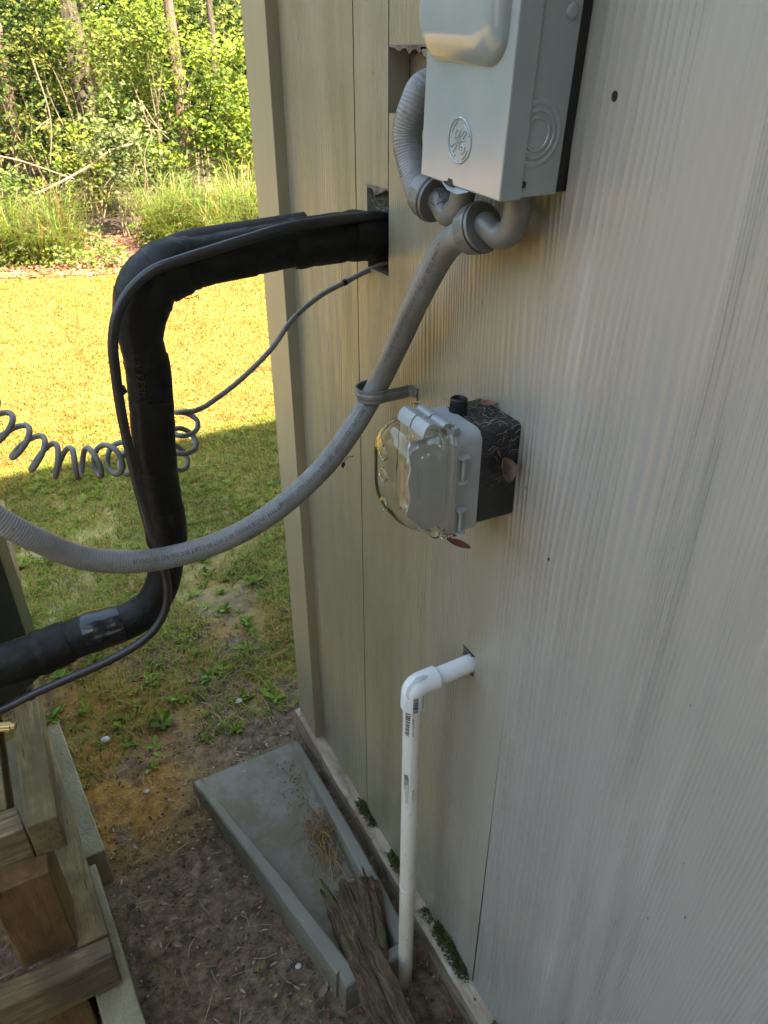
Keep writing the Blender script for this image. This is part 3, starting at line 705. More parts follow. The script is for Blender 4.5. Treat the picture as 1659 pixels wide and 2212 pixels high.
R0 = [(-0.001, 0.000, 0.1195, 0.0960, 0.022), (0.003, 0.000, 0.1190, 0.0975, 0.022), (0.0065, 0.001, 0.1165, 0.1010, 0.021), (0.0115, 0.004, 0.1110, 0.1085, 0.019), (0.0135, 0.007, 0.1060, 0.1140, 0.017), (0.0140, 0.011, 0.1010, 0.1190, 0.015)]
mb.loft([[L3(u, v, wv) for u, v in rrect(a, b, c, BH-0.01, r, 10)] for wv, a, b, c, r in R0], cap0=False)
mb.build('raised_handle_cover', M_boxpaint, cover, angle=70)
mb = MB(); mb.loft([[L3(u, v, w) for u, v in ((0.004, 0.003), (BW-0.004, 0.003), (BW-0.004, BH), (0.004, BH))] for w in (-0.0747, -0.062)]); mb.build('mounting_back', M_oring, db)
mb = MB()   # notch and bent tab along the lower edge
mb.loft([[L3(u, v, w) for u, v in ((0.043, -0.0006), (0.058, -0.0006), (0.056, 0.0055), (0.050, 0.0055), (0.049, 0.003), (0.043, 0.002))] for w in (-0.01, 0.0005)]); mb.build('notch', M_oring, cover, smooth=False)
mb = MB(); mb.add([L3(0.040, 0.0005, 0.001), L3(0.055, -0.0035, 0.004), L3(0.072, -0.004, 0.005), L3(0.086, 0.0002, 0.001), L3(0.072, -0.001, -0.004), L3(0.055, 0.000, -0.004)], [(0, 1, 2, 3, 4, 5)]); mb.build('bent_tab', M_boxpaint, cover)
# emblem embossed on the lid
def uv_of(px, py):
    p = onx(px, py, O.x); d = p - O; return (d.dot(U), d.dot(V))
ec = uv_of(993, 304); er = (uv_of(993, 255)[1]-uv_of(993, 354)[1])/2
mb = MB(); Cc = lambda r, a: (ec[0]+r*math.cos(a), ec[1]+r*math.sin(a))
def emb(pts, r=0.0011, n=8):
    mb.tube(spline([L3(u, v, 0.0) for u, v in pts], n), r, 8)
emb([Cc(er, 6.2832*i/32) for i in range(33)], 0.0011, 3)
for a0 in (20, 110, 200, 290):     # small scrolls inside the ring
    emb([Cc(er*(0.86 - 0.06*k/4), RAD(a0+9*k)) for k in range(6)], 0.0009, 4)
sgn = er/0.0225
def script(P, flip=1): emb([(ec[0]+x*er*1.05, ec[1]+y*er*0.95) for x, y in P], 0.00085, 8)
script([(-.42, .12), (-.36, .34), (-.14, .54), (.0, .44), (-.14, .22), (-.36, .08), (-.30, -.02), (-.10, .10), (.06, .26)])
script([(.14, .22), (.24, .42), (.40, .54), (.48, .42), (.32, .20), (.16, .08), (.0, .0), (-.20, -.10), (-.50, -.24), (-.64, -.42), (-.48, -.54), (-.32, -.40), (-.20, -.16), (-.02, .10)])
script([(.42, .06), (.16, .02), (.0, -.18), (-.02, -.42), (.18, -.58), (.42, -.46), (.44, -.26), (.26, -.20), (.14, -.32), (.24, -.42)])
mb.build('emblem', M_boxpaint, cover)
# knockout rings on the near side
yk = O.y - BW - 0.0008
def S3(px, py): return ony(px, py, yk-0.006)
kc = S3(1170, 292); mb = MB(); kv = (kc-O).dot(V); kw = -0.0325
def ringy(r, t, fl=0.35, n=40):
    rings = []
    for i in range(n+1):
        a = 6.28319*i/n; rings.append([L3(BW-q + t*fl*math.sin(b) , kv + (r+t*math.cos(b))*math.sin(a), kw + (r+t*math.cos(b))*math.cos(a)) for b in [6.28319*j/8 for j in range(8)]])
    mb.loft(rings, False, False)
kc = Vector((0.4365, O.y - BW - TILT*0 + 0.0006, kc.z))
kc.y = (L3(BW-q, kc.z-O.z).y)
ringy(0.0125, 0.0015, 0.7); ringy(0.0178, 0.0015, 0.7); ringy(0.0235, 0.0022, 0.3)
mb.build('knockout', M_boxpaint, db)
mb = MB(); c0 = L3(BW-q, 0.012, -0.0245); mb.tube([c0+Vector((0, .001, 0)), c0+Vector((0, -.0006, 0))], 0.0028, 16); mb.build('screw_hole', M_oring, db)
for (u, v) in ((-0.052, 0.135), (-0.034, 0.155)):
    mb = MB(); c0 = L3(BW-q, v, u); mb.loft([[c0+Vector((r*math.cos(6.283*i/20), -h, r*math.sin(6.283*i/20))) for i in range(20)] for r, h in ((0.006, 0), (0.005, 0.0012), (0.003, 0.0018), (0.0012, 0.0016))]); mb.build('dimple', M_boxpaint, db)

# ================================================================== CONDUITS
view = lambda p: (Vector((0, 0, H)) - p).normalized()
def connector(pts_elbow, nutc, nutdir, name, label):
    t = thing(name, pts_elbow[0], label, 'conduit fitting', 'elbow fittings under the disconnect box')
    mb = MB(); mb.tube(spline(pts_elbow, 8), lambda q_, l: 0.0128 - 0.0006*q_, 24); mb.build('elbow', M_fit, t)
    mb = MB(); e = Vector(pts_elbow[0]); mb.tube([e+Vector((0, 0, 0.004)), e+Vector((0, 0, -0.003))], 0.0180, 8); mb.build('locknut', M_fit, t)
    d = Vector(nutdir).normalized(); c0 = Vector(nutc)
    mb = MB(); fr = frames([c0 - d*0.003, c0 + d*0.020]); (p0, T, A, B) = fr[0]
    def ring(r, h, n=64, rb=0): return [c0 + d*h + (r+(rb if (i//4) % 2 else 0))*(math.cos(6.2832*i/n)*A + math.sin(6.2832*i/n)*B) for i in range(n)]
    mb.loft([ring(0.014, 0.0005), ring(0.0225, 0.0002), ring(0.0236, 0.0020), ring(0.0236, 0.0030)], cap0=True, cap1=True)
    mb.build('flange', M_fit, t)
    mb = MB(); mb.loft([ring(0.0240, 0.0030), ring(0.0240, 0.0052)]); mb.build('sealing_ring', M_oring, t)
    mb = MB(); mb.loft([ring(0.0238, 0.0052), ring(0.0243, 0.0065), ring(0.0238, 0.0080, rb=0.0006), ring(0.0222, 0.0215, rb=0.0006), ring(0.0200, 0.0235), ring(0.0150, 0.0240)]); mb.build('gland_nut', M_fit, t, angle=30)
    return t
n1c = onx(1047, 489, 0.438); n1d = Vector((-0.10, 0.93, -0.36))
connector([(0.442, n1c.y-0.040, 1.407), (0.443, n1c.y-0.041, 1.393), (0.443, n1c.y-0.035, 1.374), (0.441, n1c.y-0.019, 1.3665), tuple(n1c - n1d*0.004), tuple(n1c + n1d*0.003)], n1c, n1d, 'elbow_fitting',
          'grey elbow fitting at the near corner under the electrical box, holding the long conduit')
n2c = onx(945, 432, 0.438); n2d = Vector((-0.10, 0.95, 0.18))
connector([(0.442, n2c.y-0.038, 1.411), (0.443, n2c.y-0.039, 1.397), (0.442, n2c.y-0.033, 1.380), (0.440, n2c.y-0.018, 1.3725), tuple(n2c - n2d*0.004), tuple(n2c + n2d*0.003)], n2c, n2d, 'elbow_fitting',
          'grey elbow fitting at the far corner under the electrical box, with cobweb in its bend')
RC = 0.0148
cpts = spline([n1c + n1d*0.012, n1c + n1d*0.030, onx(960, 540, 0.438), onx(905, 640, 0.436), onx(862, 735, 0.440), onx(818, 828, 0.440), ony(765, 920, 0.825), ony(700, 1008, 0.828),
                 ony(610, 1092, 0.83), ony(520, 1150, 0.83), ony(420, 1190, 0.83), ony(300, 1213, 0.83), ony(180, 1205, 0.83), ony(80, 1166, 0.83), ony(0, 1124, 0.835), ony(-90, 1060, 0.85), ony(-200, 960, 0.88), ony(-330, 860, 0.95)], 14)
t = thing('long_flexible_conduit', cpts[0], 'grey ribbed flexible conduit curving from the electrical box down to the left edge', 'conduit')
mb = MB(); mb.tube(cpts, RC, 28, uv=True); mb.build('jacket', M_conduit, t, angle=80)
mb = MB(); face = lambda p: (Vector((0, 0, H)) - p).normalized()*0.85 + Vector((0, 0, 0.30)) + Vector((-0.25, 0, 0))
TXT = 'UL  LFNC-B  RES 60C WET 75C OIL RES OUTDOOR SUNLIGHT RES - UNITED LISTED  3/4'
vs, fs = text_mesh(TXT, 0.0075, 0.72); wrap(vs, fs, cpts, 0.045, RC+0.0003, face, mb); mb.build('printed_legend', M_greyink, t, smooth=False); mb = MB()
vs, fs = text_mesh('SEALPROOF® LIQUIDTIGHT FLEXIBLE NONMETALLIC CONDUIT TYPE LFNC-B 3/4 (UL)  60 C WET 80 C DRY 70 C OIL RES OUTDOOR', 0.0085, 0.80); wrap(vs, fs, cpts, 0.345, RC+0.0003, face, mb)
mb.build('printed_legend', M_greyink, t, smooth=False)
hx = 0.44
cp2 = spline([n2c + n2d*0.012, n2c + n2d*0.032, onx(888, 352, 0.436), onx(880, 290, 0.436), onx(895, 230, 0.440), onx(925, 185, 0.455), (0.50, 0.735, 1.478)], 12)
t = thing('short_flexible_conduit', cp2[0], 'short loop of ribbed conduit bent into the upper hole behind the electrical box', 'conduit')
mb = MB(); mb.tube(cp2, RC+0.001, 28, uv=True); mb.build('jacket', M_conduit, t, angle=80)
mb = MB(); vs, fs = text_mesh('SEALPROOF® LIQUIDTIGHT FLEX', 0.0075, 0.55); wrap(vs, fs, cp2, 0.098, RC+0.0013, lambda p: Vector((-1, 0.5, 0.3)), mb, rev=True); mb.build('printed_legend', M_greyink, t, smooth=False)
# strap that ties the long conduit to the wall
L_ = arc_path(cpts); ci = min(range(len(cpts)), key=lambda k: (cpts[k]-onx(818, 826, 0.440)).length); cc = cpts[ci]
scr = onx(888, 843, WX)
t = thing('conduit_strap', scr, 'grey one-hole strap screwed to the wall round the long conduit', 'pipe strap')
loop = []
ctr = cc + Vector((-0.005, 0.004, 0.004)); R_ = 0.0225
for i in range(15):
    a = RAD(-72 - 230*i/14); loop.append(Vector((ctr.x + R_*1.1*math.cos(a), ctr.y + R_*math.sin(a), scr.z-0.001)))
ay = ctr.y - R_*0.99
path = [Vector((WX-0.0015, ay-0.019, scr.z)), Vector((WX-0.0015, ay-0.006, scr.z)), Vector((WX-0.0035, ay-0.0005, scr.z)), Vector((WX-0.012, ay+0.0005, scr.z-0.001))] + loop
pp = spline(path, 5); rings = []
for k, (p, T, A, B) in enumerate(frames(pp)):
    z = Vector((0, 0, 1)); s = T.cross(z).normalized(); hw = 0.0085; th = 0.0011; g = 0.0016
    rings.append([p + z*v + s*o for v, o in ((-hw, -th), (-hw*0.45, -th), (-hw*0.2, -th-g), (hw*0.2, -th-g), (hw*0.45, -th), (hw, -th), (hw, th), (hw*0.45, th), (hw*0.2, th-g), (-hw*0.2, th-g), (-hw*0.45, th), (-hw, th))])
mb = MB(); mb.loft(rings); mb.build('strap_band', M_fit, t, angle=35)
mb = MB(); c0 = Vector((WX-0.003, ay-0.0115, scr.z)); mb.tube([c0, c0+Vector((-0.0026, 0, 0))], 0.0042, 6); mb.tube([c0, c0+Vector((-0.0005, 0, 0))], 0.0055, 20); mb.build('screw', M_steel, t)

# ================================================================== INSULATED LINE, CABLES
YI = 0.905
bl = thing('insulated_pipe', (0.5, YI, 1.31), 'thick black wrapped refrigerant pipe leaving the wall and bending down to the left', 'insulated pipe')
main = [(0.53, YI, 1.309), onx(838, 510, 0.50), ony(760, 510, YI), ony(690, 518, YI), ony(620, 528, YI), ony(540, 543, YI), ony(450, 560, YI), ony(375, 578, YI), ony(328, 606, YI), ony(306, 660, YI), ony(304, 730, YI), ony(320, 800, YI),
        ony(327, 880, YI), ony(332, 960, YI), ony(345, 1040, YI), ony(357, 1120, YI), ony(361, 1190, YI), ony(352, 1255, YI), ony(322, 1310, YI), ony(270, 1343, YI), ony(190, 1368, YI), ony(100, 1405, YI), ony(0, 1440, YI), ony(-120, 1470, YI+0.02), ony(-250, 1480, YI+0.15)]
mpts = spline(main, 14)
LM = arc_path(mpts)[-1]
def rad_main(t_, l):
    K = ((0, .0300), (.18, .0285), (.28, .0290), (.37, .0335), (.43, .0250), (.50, .0262), (.58, .0240), (.68, .0250), (.78, .0235), (.86, .0265), (1.0, .0285), (3, .0290)); i = 0
    while l > K[i+1][0]: i += 1
    b = K[i][1] + (K[i+1][1]-K[i][1])*(l-K[i][0])/(K[i+1][0]-K[i][0])
    s = l/0.075; k = s - math.floor(s)
    b += 0.0012*(1-k)      # lapped sections step down one after another
    return lambda a: b*(1 + 0.03*math.sin(2*a+l*9) + 0.018*mn.noise(Vector((l*90, math.cos(a)*5, math.sin(a)*5))) + 0.03*mn.noise(Vector((l*26, math.cos(a)*1.2, math.sin(a)*1.2))))
mb = MB(); mb.tube(mpts, rad_main, 36); mb.build('wrapped_insulation', M_foam, bl, angle=80)
L_ = arc_path(mpts)
def band(s0, s1, dr, mat, nm):
    q = [along(mpts, L_, s0+(s1-s0)*i/8)[0] for i in range(9)]; mb = MB()
    base = s0
    mb.tube(q, lambda t_, l: (lambda a: rad_main(0, base+l)(a) + dr + 0.0008*math.sin(a*3+base*90) + (0 if 0.02 < t_ < 0.98 else -0.0012)), 36); return mb.build(nm, mat, bl, angle=60)
for s0, s1 in ((0.045, 0.095), (0.10, 0.175), (0.31, 0.345), (0.50, 0.60), (0.66, 0.72), (0.945, 0.99)): band(s0, s1, 0.0024, M_foam, 'tape_wrap')
band(0.872, 0.925, 0.0016, M_tape, 'shiny_tape_wrap')['label'] = 'shiny strip of black tape'
slv = spline([ony(660, 478, YI+0.012), ony(560, 500, YI+0.012), ony(480, 515, YI+0.012), ony(400, 530, YI+0.01), ony(345, 553, YI+0.005), ony(312, 572, YI)], 8)
mb = MB(); mb.tube(slv, lambda t_, l: 0.004+0.0125*math.sin(math.pi*(0.12+0.76*t_))**0.5, 20); mb.build('foam_sleeve', M_sleeve, bl)
mb = MB(); vs, fs = text_mesh('UV RESISTANT', 0.014, 1.1); wrap(vs, fs, mpts, 0.435, 0.0272, lambda p: Vector((-0.75, -0.8, 0.1)), mb); mb.build('faint_lettering', M_emb_text, bl, smooth=False)
YC = 0.868
cab = spline([ony(850, 470, 0.90), ony(800, 468, 0.885), ony(720, 476, 0.872), ony(620, 492, YC), ony(540, 515, YC), ony(460, 540, YC), ony(390, 562, YC), ony(330, 585, YC), ony(282, 628, YC), ony(253, 680, YC), ony(244, 740, YC), ony(249, 800, YC), ony(262, 890, YC), ony(283, 990, YC),
              ony(305, 1080, YC-0.005), ony(325, 1150, YC-0.02), ony(345, 1200, YC-0.028), ony(361, 1260, YC-0.03), ony(356, 1320, YC-0.03), ony(318, 1376, YC-0.03), ony(240, 1425, YC-0.02), ony(150, 1465, YC-0.02), ony(70, 1500, YC-0.01), ony(0, 1535, YC), ony(-150, 1600, YC)], 8)
t = thing('black_cable', cab[0], 'thin black cable strapped along the wrapped pipe and looping to the left edge', 'cable')
mb = MB(); mb.tube(cab, lambda t_, l: 0.0066 - 0.0012*t_, 16); mb.build('cable_jacket', M_cable, t)
for p0, p1 in (((256, 838), (262, 850)), ((60, 1504), (72, 1498))):
    a, b = ony(*p0, YC), ony(*p1, YC); mb = MB(); mb.tube([a, b], 0.0074, 14); mb.build('tie', M_oring, t)
# grey coiled wire
YW = 0.955
ax = spline([ony(-130, 800, YW-.02), ony(-50, 870, YW-.02), ony(20, 935, YW-.02), ony(90, 985, YW-.02), ony(150, 1000, YW-.02), ony(210, 998, YW-.02), ony(270, 990, YW), ony(330, 1010, YW+.02), ony(376, 995, YW+0.02), ony(398, 950, YW+0.01), ony(404, 905, YW), ony(408, 878, YW)], 40)
LA = arc_path(ax); tot = LA[-1]; coil = []; s_ = 0; ph = 1.0
N_ = 900
fra = frames(ax)
for i in range(N_+1):
    s_ = tot*i/N_; k = 0
    p, T = along(ax, LA, s_)
    idx = min(len(fra)-1, int(len(fra)*0 + max(0, next((j for j in range(len(LA)) if LA[j] >= s_), len(LA)-1))))
    A, B = fra[idx][2], fra[idx][3]
    fr_ = s_/tot
    Rr = 0.0200 if fr_ < 0.66 else 0.0200 - 0.0045*(fr_-0.66)/0.34
    if fr_ < 0.25: Rr = 0.019
    ph += (tot/N_)*6.2832/(0.0245 if fr_ < 0.62 else 0.0245+0.006*min(1, (fr_-0.62)/0.12)); phc = ph + 0.25*math.sin(s_*40)
    coil.append(p + Rr*(1+0.06*math.sin(s_*55))*(math.cos(phc)*A + math.sin(phc)*B))
tail = [ony(452, 872, YW-0.01), ony(520, 820, YW-0.01), ony(585, 755, YW-0.01), ony(632, 690, YW-0.01), ony(690, 640, YW-0.01), ony(745, 610, YW-0.018), ony(800, 582, 0.925), ony(838, 568, 0.912), ony(870, 556, 0.90)]
full = coil + spline([coil[-1]] + tail, 10)[2:]
t = thing('coiled_wire', full[-1], 'thin grey wire coiled like a spring behind the black pipe', 'wire')
mb = MB(); mb.tube(full, 0.0036, 10); mb.build('wire_jacket', M_wire, t, angle=80)
mb = MB(); a = ony(741, 612, YW-0.018); mb.tube([a, ony(749, 608, YW-0.018)], 0.0044, 10); mb.build('tie', M_oring, t)
# bits hanging in web
def twig(name, pts, r, label, mat=None):
    mb = MB(); mb.tube(spline(pts, 5), r, 6); 
    return tag(mb.build(name, mat or M_oring, None, base=pts[0]), label, 'twig')
o = twig('hanging_twig', [ony(368, 628, 0.9), ony(385, 634, 0.9), ony(400, 644, 0.9), ony(415, 643, 0.9), ony(428, 638, 0.9), ony(430, 650, 0.9)], 0.0005, 'hair thin dark twig hanging in web inside the bend of the black pipe')
mb = MB(); q = [ony(738, 1008, 0.79), ony(744, 996, 0.79), ony(752, 988, 0.79), ony(764, 985, 0.79)]; mb.tube(spline(q, 4), 0.0005, 5)
mb.loft([[ony(738+dx, 1000+dy, 0.79+e) for dx, dy in ((0, 0), (6, -3), (8, 4), (3, 12), (-1, 8))] for e in (0, 0.002)]); tag(mb.build('leaf_scrap', M_oring, None, base=q[0]), 'tiny dark scrap on a thread beside the grey conduit', 'scrap')
mb = MB(); rnd = random.Random(4)
for k in range(46):
    a = Vector((WX+rnd.uniform(-0.002, 0.018), rnd.uniform(0.878, 0.93), rnd.uniform(1.335, 1.362))); b = Vector((WX+rnd.uniform(-0.002, 0.015), rnd.uniform(0.876, 0.93), rnd.uniform(1.335, 1.36)))
    mb.tube([a, a.lerp(b, .5)+Vector((0, 0, -0.002)), b], 0.00016, 3)
for k in range(14):
    a = n2c + Vector((rnd.uniform(-.012, .0), rnd.uniform(-0.02, -0.004), rnd.uniform(-.006, .012))); b = a + Vector((rnd.uniform(-.008, .008), rnd.uniform(-.012, .01), rnd.uniform(-.014, .012))); mb.tube([a, b], 0.0003, 3, mi=1)
tag(mb.build('cobweb', [M_web, M_oring], None, base=(WX, 0.9, 1.35)), 'wispy cobweb in the wall hole above the black pipe and round the fitting', 'cobweb', None, 'stuff')

# ================================================================== WHITE DRAIN PIPE
px_, py_ = 0.3885, 0.632
bend = 0.772
pv = thing('drain_pipe', (px_, py_, 0), 'white plastic drain pipe coming out of the wall and running down to the dirt', 'drain pipe')
mb = MB(); mb.tube([(px_, py_, -0.02 + (bend-0.0)*i/30) for i in range(31)], 0.01335, 32); down = mb.build('vertical_pipe', M_pvc, pv)
mb = MB(); rr2 = [[(px_+r*math.cos(6.2832*i/32), py_+r*math.sin(6.2832*i/32), z) for i in range(32)] for r, z in ((0.0134, 0.305), (0.0139, 0.3055), (0.0139, 0.3075), (0.0134, 0.308))]
mb.loft(rr2, False, False); mb.build('pipe_ridge', M_pvc, pv)
mb = MB(); mb.tube([(px_+0.02, py_, bend-0.001), (WX+0.03, py_, bend+0.001)], 0.01335, 32); mb.build('stub_pipe', M_pvc2, pv)
mb = MB(); RE = 0.0172
el = [Vector((px_, py_, bend-0.036)), Vector((px_, py_, bend-0.0352)), Vector((px_, py_, bend-0.012))]
for i in range(1, 9):
    a = math.pi/2*i/9; el.append(Vector((px_+0.012-0.012*math.cos(a), py_, bend-0.012+0.012*math.sin(a))))
el += [Vector((px_+0.012, py_, bend)), Vector((px_+0.0362, py_, bend)), Vector((px_+0.037, py_, bend))]
mb.tube(el, lambda t_, l: RE-0.0012 if (t_ < 0.01 or t_ > 0.99) else (RE if (l < 0.022 or l > 0.045) else RE-0.0006), 36)
elb = mb.build('elbow', M_pvc2, pv, angle=50)
vline = [Vector((px_, py_, 0.775-0.01*i)) for i in range(78)]
rnd = random.Random(2); mb = MB()
vs, fs = barcode(0.0275, 0.0075, 30, rnd); wrap(vs, fs, vline, 0.0065+0.003, RE+0.0003, (-0.30, -1, 0), mb); mb.build('barcode', M_ink, elb, smooth=False)
mb = MB(); vs, fs = text_mesh('PVC  HOME  3/4', 0.004, 0.9); wrap(vs, fs, vline, 0.036, RE+0.0003, (0.55, -1, 0), mb, rev=True); mb.build('printed_legend', M_greyink, elb, smooth=False)
mb = MB(); vs, fs = barcode(0.052, 0.008, 26, rnd); wrap(vs, fs, vline, 0.038, 0.01365, (-1.0, -0.62, 0), mb); mb.build('barcode', M_ink, down, smooth=False); mb = MB(); vs, fs = barcode(0.034, 0.008, 18, rnd); wrap(vs, fs, vline, 0.172, 0.01365, (-1.0, -0.62, 0), mb)
mb.build('barcode', M_ink, down, smooth=False)
mb = MB(); vs, fs = text_mesh('20611942126046', 0.0062, 0.82); wrap(vs, fs, vline, 0.088, 0.01365, (-0.32, -1, 0), mb, rev=True); mb.build('printed_number', M_greyink, down, smooth=False); mb = MB()
vs, fs = text_mesh('114" PR 480 PSI', 0.0050, 0.8); wrap(vs, fs, vline, 0.230, 0.01365, (-0.05, -1, 0), mb, rev=True); mb.build('printed_legend', M_greyink, down, smooth=False)
mb = MB()
def smear(mb, line, s0, ln, wd, r, face, rnd, n=16, taper=1.0):
    vs = []; fs = []
    for i in range(n+1):
        t_ = i/n; hw = wd*0.5*math.sin(math.pi*min(1, 0.06+0.9*t_))**0.6*rnd.uniform(0.65, 1.15)
        vs += [(ln*t_, -hw), (ln*t_, -hw*0.33), (ln*t_, hw*0.33), (ln*t_, hw)]
    for i in range(n):
        for j in range(3): fs.append((4*i+j, 4*i+4+j, 4*i+5+j, 4*i+1+j))
    wrap(vs, fs, line, s0, r, face, mb)
smear(mb, el, 0.026, 0.024, 0.009, RE-0.00015, (-0.45, -0.35, 0.9), rnd); mb.build('primer_smear', M_primer, elb)
mb = MB(); smear(mb, vline, 0.192, 0.045, 0.007, 0.0137, (-1, -0.75, 0), rnd); mb.build('primer_smear', M_primer, down)
mb = MB(); smear(mb, vline, 0.042, 0.16, 0.0055, 0.0138, (-0.75, -1, 0), rnd, 30); smear(mb, vline, 0.018, 0.02, 0.006, RE+0.0003, (-1, -0.45, 0), rnd, 8); mb.build('glue_smear', M_pvc2, down)

# ================================================================== SPLASH BLOCK, LOG, STRAW
sb = MB(); rings = []; NS = 22
for i in range(NS+1):
    t_ = i/NS; y = 1.245 + (0.640-1.245)*t_
    xl = 0.155 + (0.268-0.155)*t_ + 0.0012*fbm((y*20, 1, 1)); xr = 0.428 + (0.416-0.428)*t_ + 0.0012*fbm((y*20, 5, 1))
    top = 0.032 + (0.078-0.032)*min(1, t_*1.6)**0.9; fl = 0.030 - 0.004*t_ ; rw = 0.014 + 0.014*t_
    sl_ = 0.010
    rings.append([(xl-0.004, y, -0.02), (xl, y, top-0.004), (xl+0.004, y, top), (xl+rw, y, top), (xl+rw+0.004, y, top-0.003), (xl+rw+sl_, y, fl+0.003), (xl+rw+sl_+0.006, y, fl),
                  ((xl+xr)/2, y, fl-0.003+0.002*fbm((y*9, 0, 0))), (xr-rw-sl_-0.006, y, fl), (xr-rw-sl_, y, fl+0.003), (xr-rw-0.004, y, top-0.003), (xr-rw, y, top), (xr-0.004, y, top), (xr, y, top-0.004), (xr+0.003, y, -0.02)])
for k, dy in ((1, 0.0), (1, 0.0)): pass
y = 0.640; xl, xr = 0.268, 0.416   # closed near end
e1 = [(a, 0.665, b) for a, _, b in rings[-1]]
rings[-1] = [(a, 0.668, b) for a, _, b in rings[-1]]
def capring(y, top): return [(xl-0.003, y, -0.02), (xl, y, top-0.004), (xl+0.004, y, top)] + [(xl+0.004+(xr-xl-0.008)*j/9, y, top) for j in range(1, 9)][:8] + [(xr-0.006, y, top), (xr-0.004, y, top), (xr, y, top-0.004), (xr+0.003, y, -0.02)]
rings += [capring(0.660, 0.077), capring(0.642, 0.076), capring(0.639, 0.072)]
sb.loft(rings); spl = sb.build('splash_block', M_splash, None, base=(0.3, 0.95, 0), angle=50, bevel=0.0015)
tag(spl, 'grey downspout splash tray lying on the dirt beside the wall', 'splash block')
# rotten log
def log_mesh(mb, P, r0, r1, seed, flat=0.75, seg=60, jag=0.03):
    pts = spline(P, 12); n = len(pts); fr = frames(pts); rings = []
    for k, (p, T, A, B) in enumerate(fr):
        t_ = k/(n-1); ring = []
        for i in range(seg):
            a = 6.28319*i/seg
            g = mn.noise(Vector((math.cos(a)*2.2+seed, math.sin(a)*2.2, t_*1.6))) + 0.34*mn.noise(Vector((math.cos(a)*6+seed, math.sin(a)*6, t_*2.2))) + 0.28*mn.noise(Vector((math.cos(a)*11+seed, math.sin(a)*11, t_*14)))
            r = (r0+(r1-r0)*t_)*(1+0.62*g)
            end = 0
            if k < 4: end = jag*mn.noise(Vector((math.cos(a)*3+seed, math.sin(a)*3, 4)))*(1-k/4)
            d = math.cos(a)*A + math.sin(a)*B; d.z *= flat
            ring.append(p + d*r + T*end)
        rings.append(ring)
    c0 = fr[0][0] + fr[0][1]*0.02
    rings.insert(0, [c0.lerp(v, 0.35) for v in rings[0]])
    mb.loft(rings)
mb = MB(); log_mesh(mb, [(0.330, 0.795, 0.062), (0.326, 0.72, 0.066), (0.322, 0.63, 0.072), (0.318, 0.52, 0.06), (0.312, 0.40, 0.055), (0.305, 0.28, 0.05)], 0.031, 0.045, 2.3, jag=0.09)
log_mesh(mb, [(0.380, 0.795, 0.098), (0.376, 0.76, 0.102), (0.362, 0.71, 0.098), (0.342, 0.65, 0.075)], 0.023, 0.016, 7.7, flat=0.8)
tag(mb.build('rotten_log', M_log, None, base=(0.32, 0.6, 0), angle=70), 'split weathered chunk of rotten wood propped in the near end of the splash tray', 'log')
mb = MB(); rnd = random.Random(8)
for k in range(170):
    a = rnd.uniform(0, 6.28); L = rnd.uniform(0.02, 0.075); p = Vector((rnd.gauss(0.362, 0.014), rnd.gauss(0.955, 0.030), rnd.uniform(0.032, 0.055)))
    d = Vector((math.cos(a)*0.5-0.1, math.sin(a)*0.9, rnd.uniform(-0.25, 0.25))); m = p+d*L*0.5+Vector((0, 0, 0.012))
    mb.tube(spline([p, m, p+d*L], 3), rnd.uniform(0.0004, 0.0010), 4, mi=rnd.choice((0, 0, 1)))
for P in ([(720, 1790), (755, 1775), (790, 1740)], [(735, 1800), (722, 1870), (715, 1905)], [(728, 1860), (745, 1890), (752, 1905)], [(693, 1885), (722, 1905), (765, 1900)]):
    mb.tube([onz(x, y, 0.06) for x, y in P], 0.0009, 5)
tag(mb.build('straw_clump', [G_straw, M_twig], None, base=(0.36, 0.95, 0.03)), 'clump of dry yellow straw lying in the splash tray', 'straw')
mb = MB()
rnd = random.Random(31)
for k in range(420):
    t_ = rnd.random(); y = 1.2-0.5*t_; x = 0.405 - 0.05*rnd.random()**2 - 0.01*t_
    if rnd.random() < 0.5: x -= rnd.uniform(0, 0.05)
    s = rnd.uniform(0.0008, 0.0026); z = 0.030
    mb.add([(x-s, y, z), (x, y-s, z), (x+s, y, z), (x, y+s, z), (x, y, z+s*1.0)], [(0, 1, 4), (1, 2, 4), (2, 3, 4), (3, 0, 4)], rnd.choice((0, 1)))
tag(mb.build('tray_silt', [simple('silt', (0.12, 0.095, 0.065), 0.95), M_dleaf], None, smooth=False, base=(0.37, 0.95, 0.03)), 'crumbs of silt and leaf bits lying in the splash tray', 'silt', None, 'stuff')
# fallen leaves and pebbles that can be told apart
lv = [((628, 2040), 'orange brown leaf', 0.020, 1.9), ((560, 1905), 'rust coloured curled leaf', 0.016, 0.8), ((395, 2045), 'narrow tan leaf', 0.022, 2.4), ((470, 2090), 'reddish leaf sliver', 0.018, 0.4), ((530, 2035), 'small brown leaf', 0.015, 1.1), ((300, 1835), 'pinkish dry leaf', 0.022, 2.0), ((690, 2155), 'dark curled leaf', 0.03, 0.6), ((975, 2195), 'bright rust leaf', 0.018, 1.4)]
where = ['beside the near part of the splash tray', 'in the dirt left of the splash tray middle', 'on the dirt right of the wooden stand near the bottom', 'near the bottom edge left of the log', 'on dark dirt left of the tray corner', 'close to the concrete blocks', 'against the near corner of the splash tray', 'between the log and the wall at the bottom']
for (p, lb, L, a), wh in zip(lv, where):
    g = onz(p[0], p[1], 0.008); curl_leaf('fallen_leaf', g, (math.cos(a), math.sin(a), 0.1), (0.2, -0.1, 1), L, L*0.42, M_rleaf if 'r' in lb[:2] or 'orange' in lb or 'bright' in lb else M_dleaf, lb+' '+wh, 'dead leaf', 'fallen leaves on the dirt', 0.25)
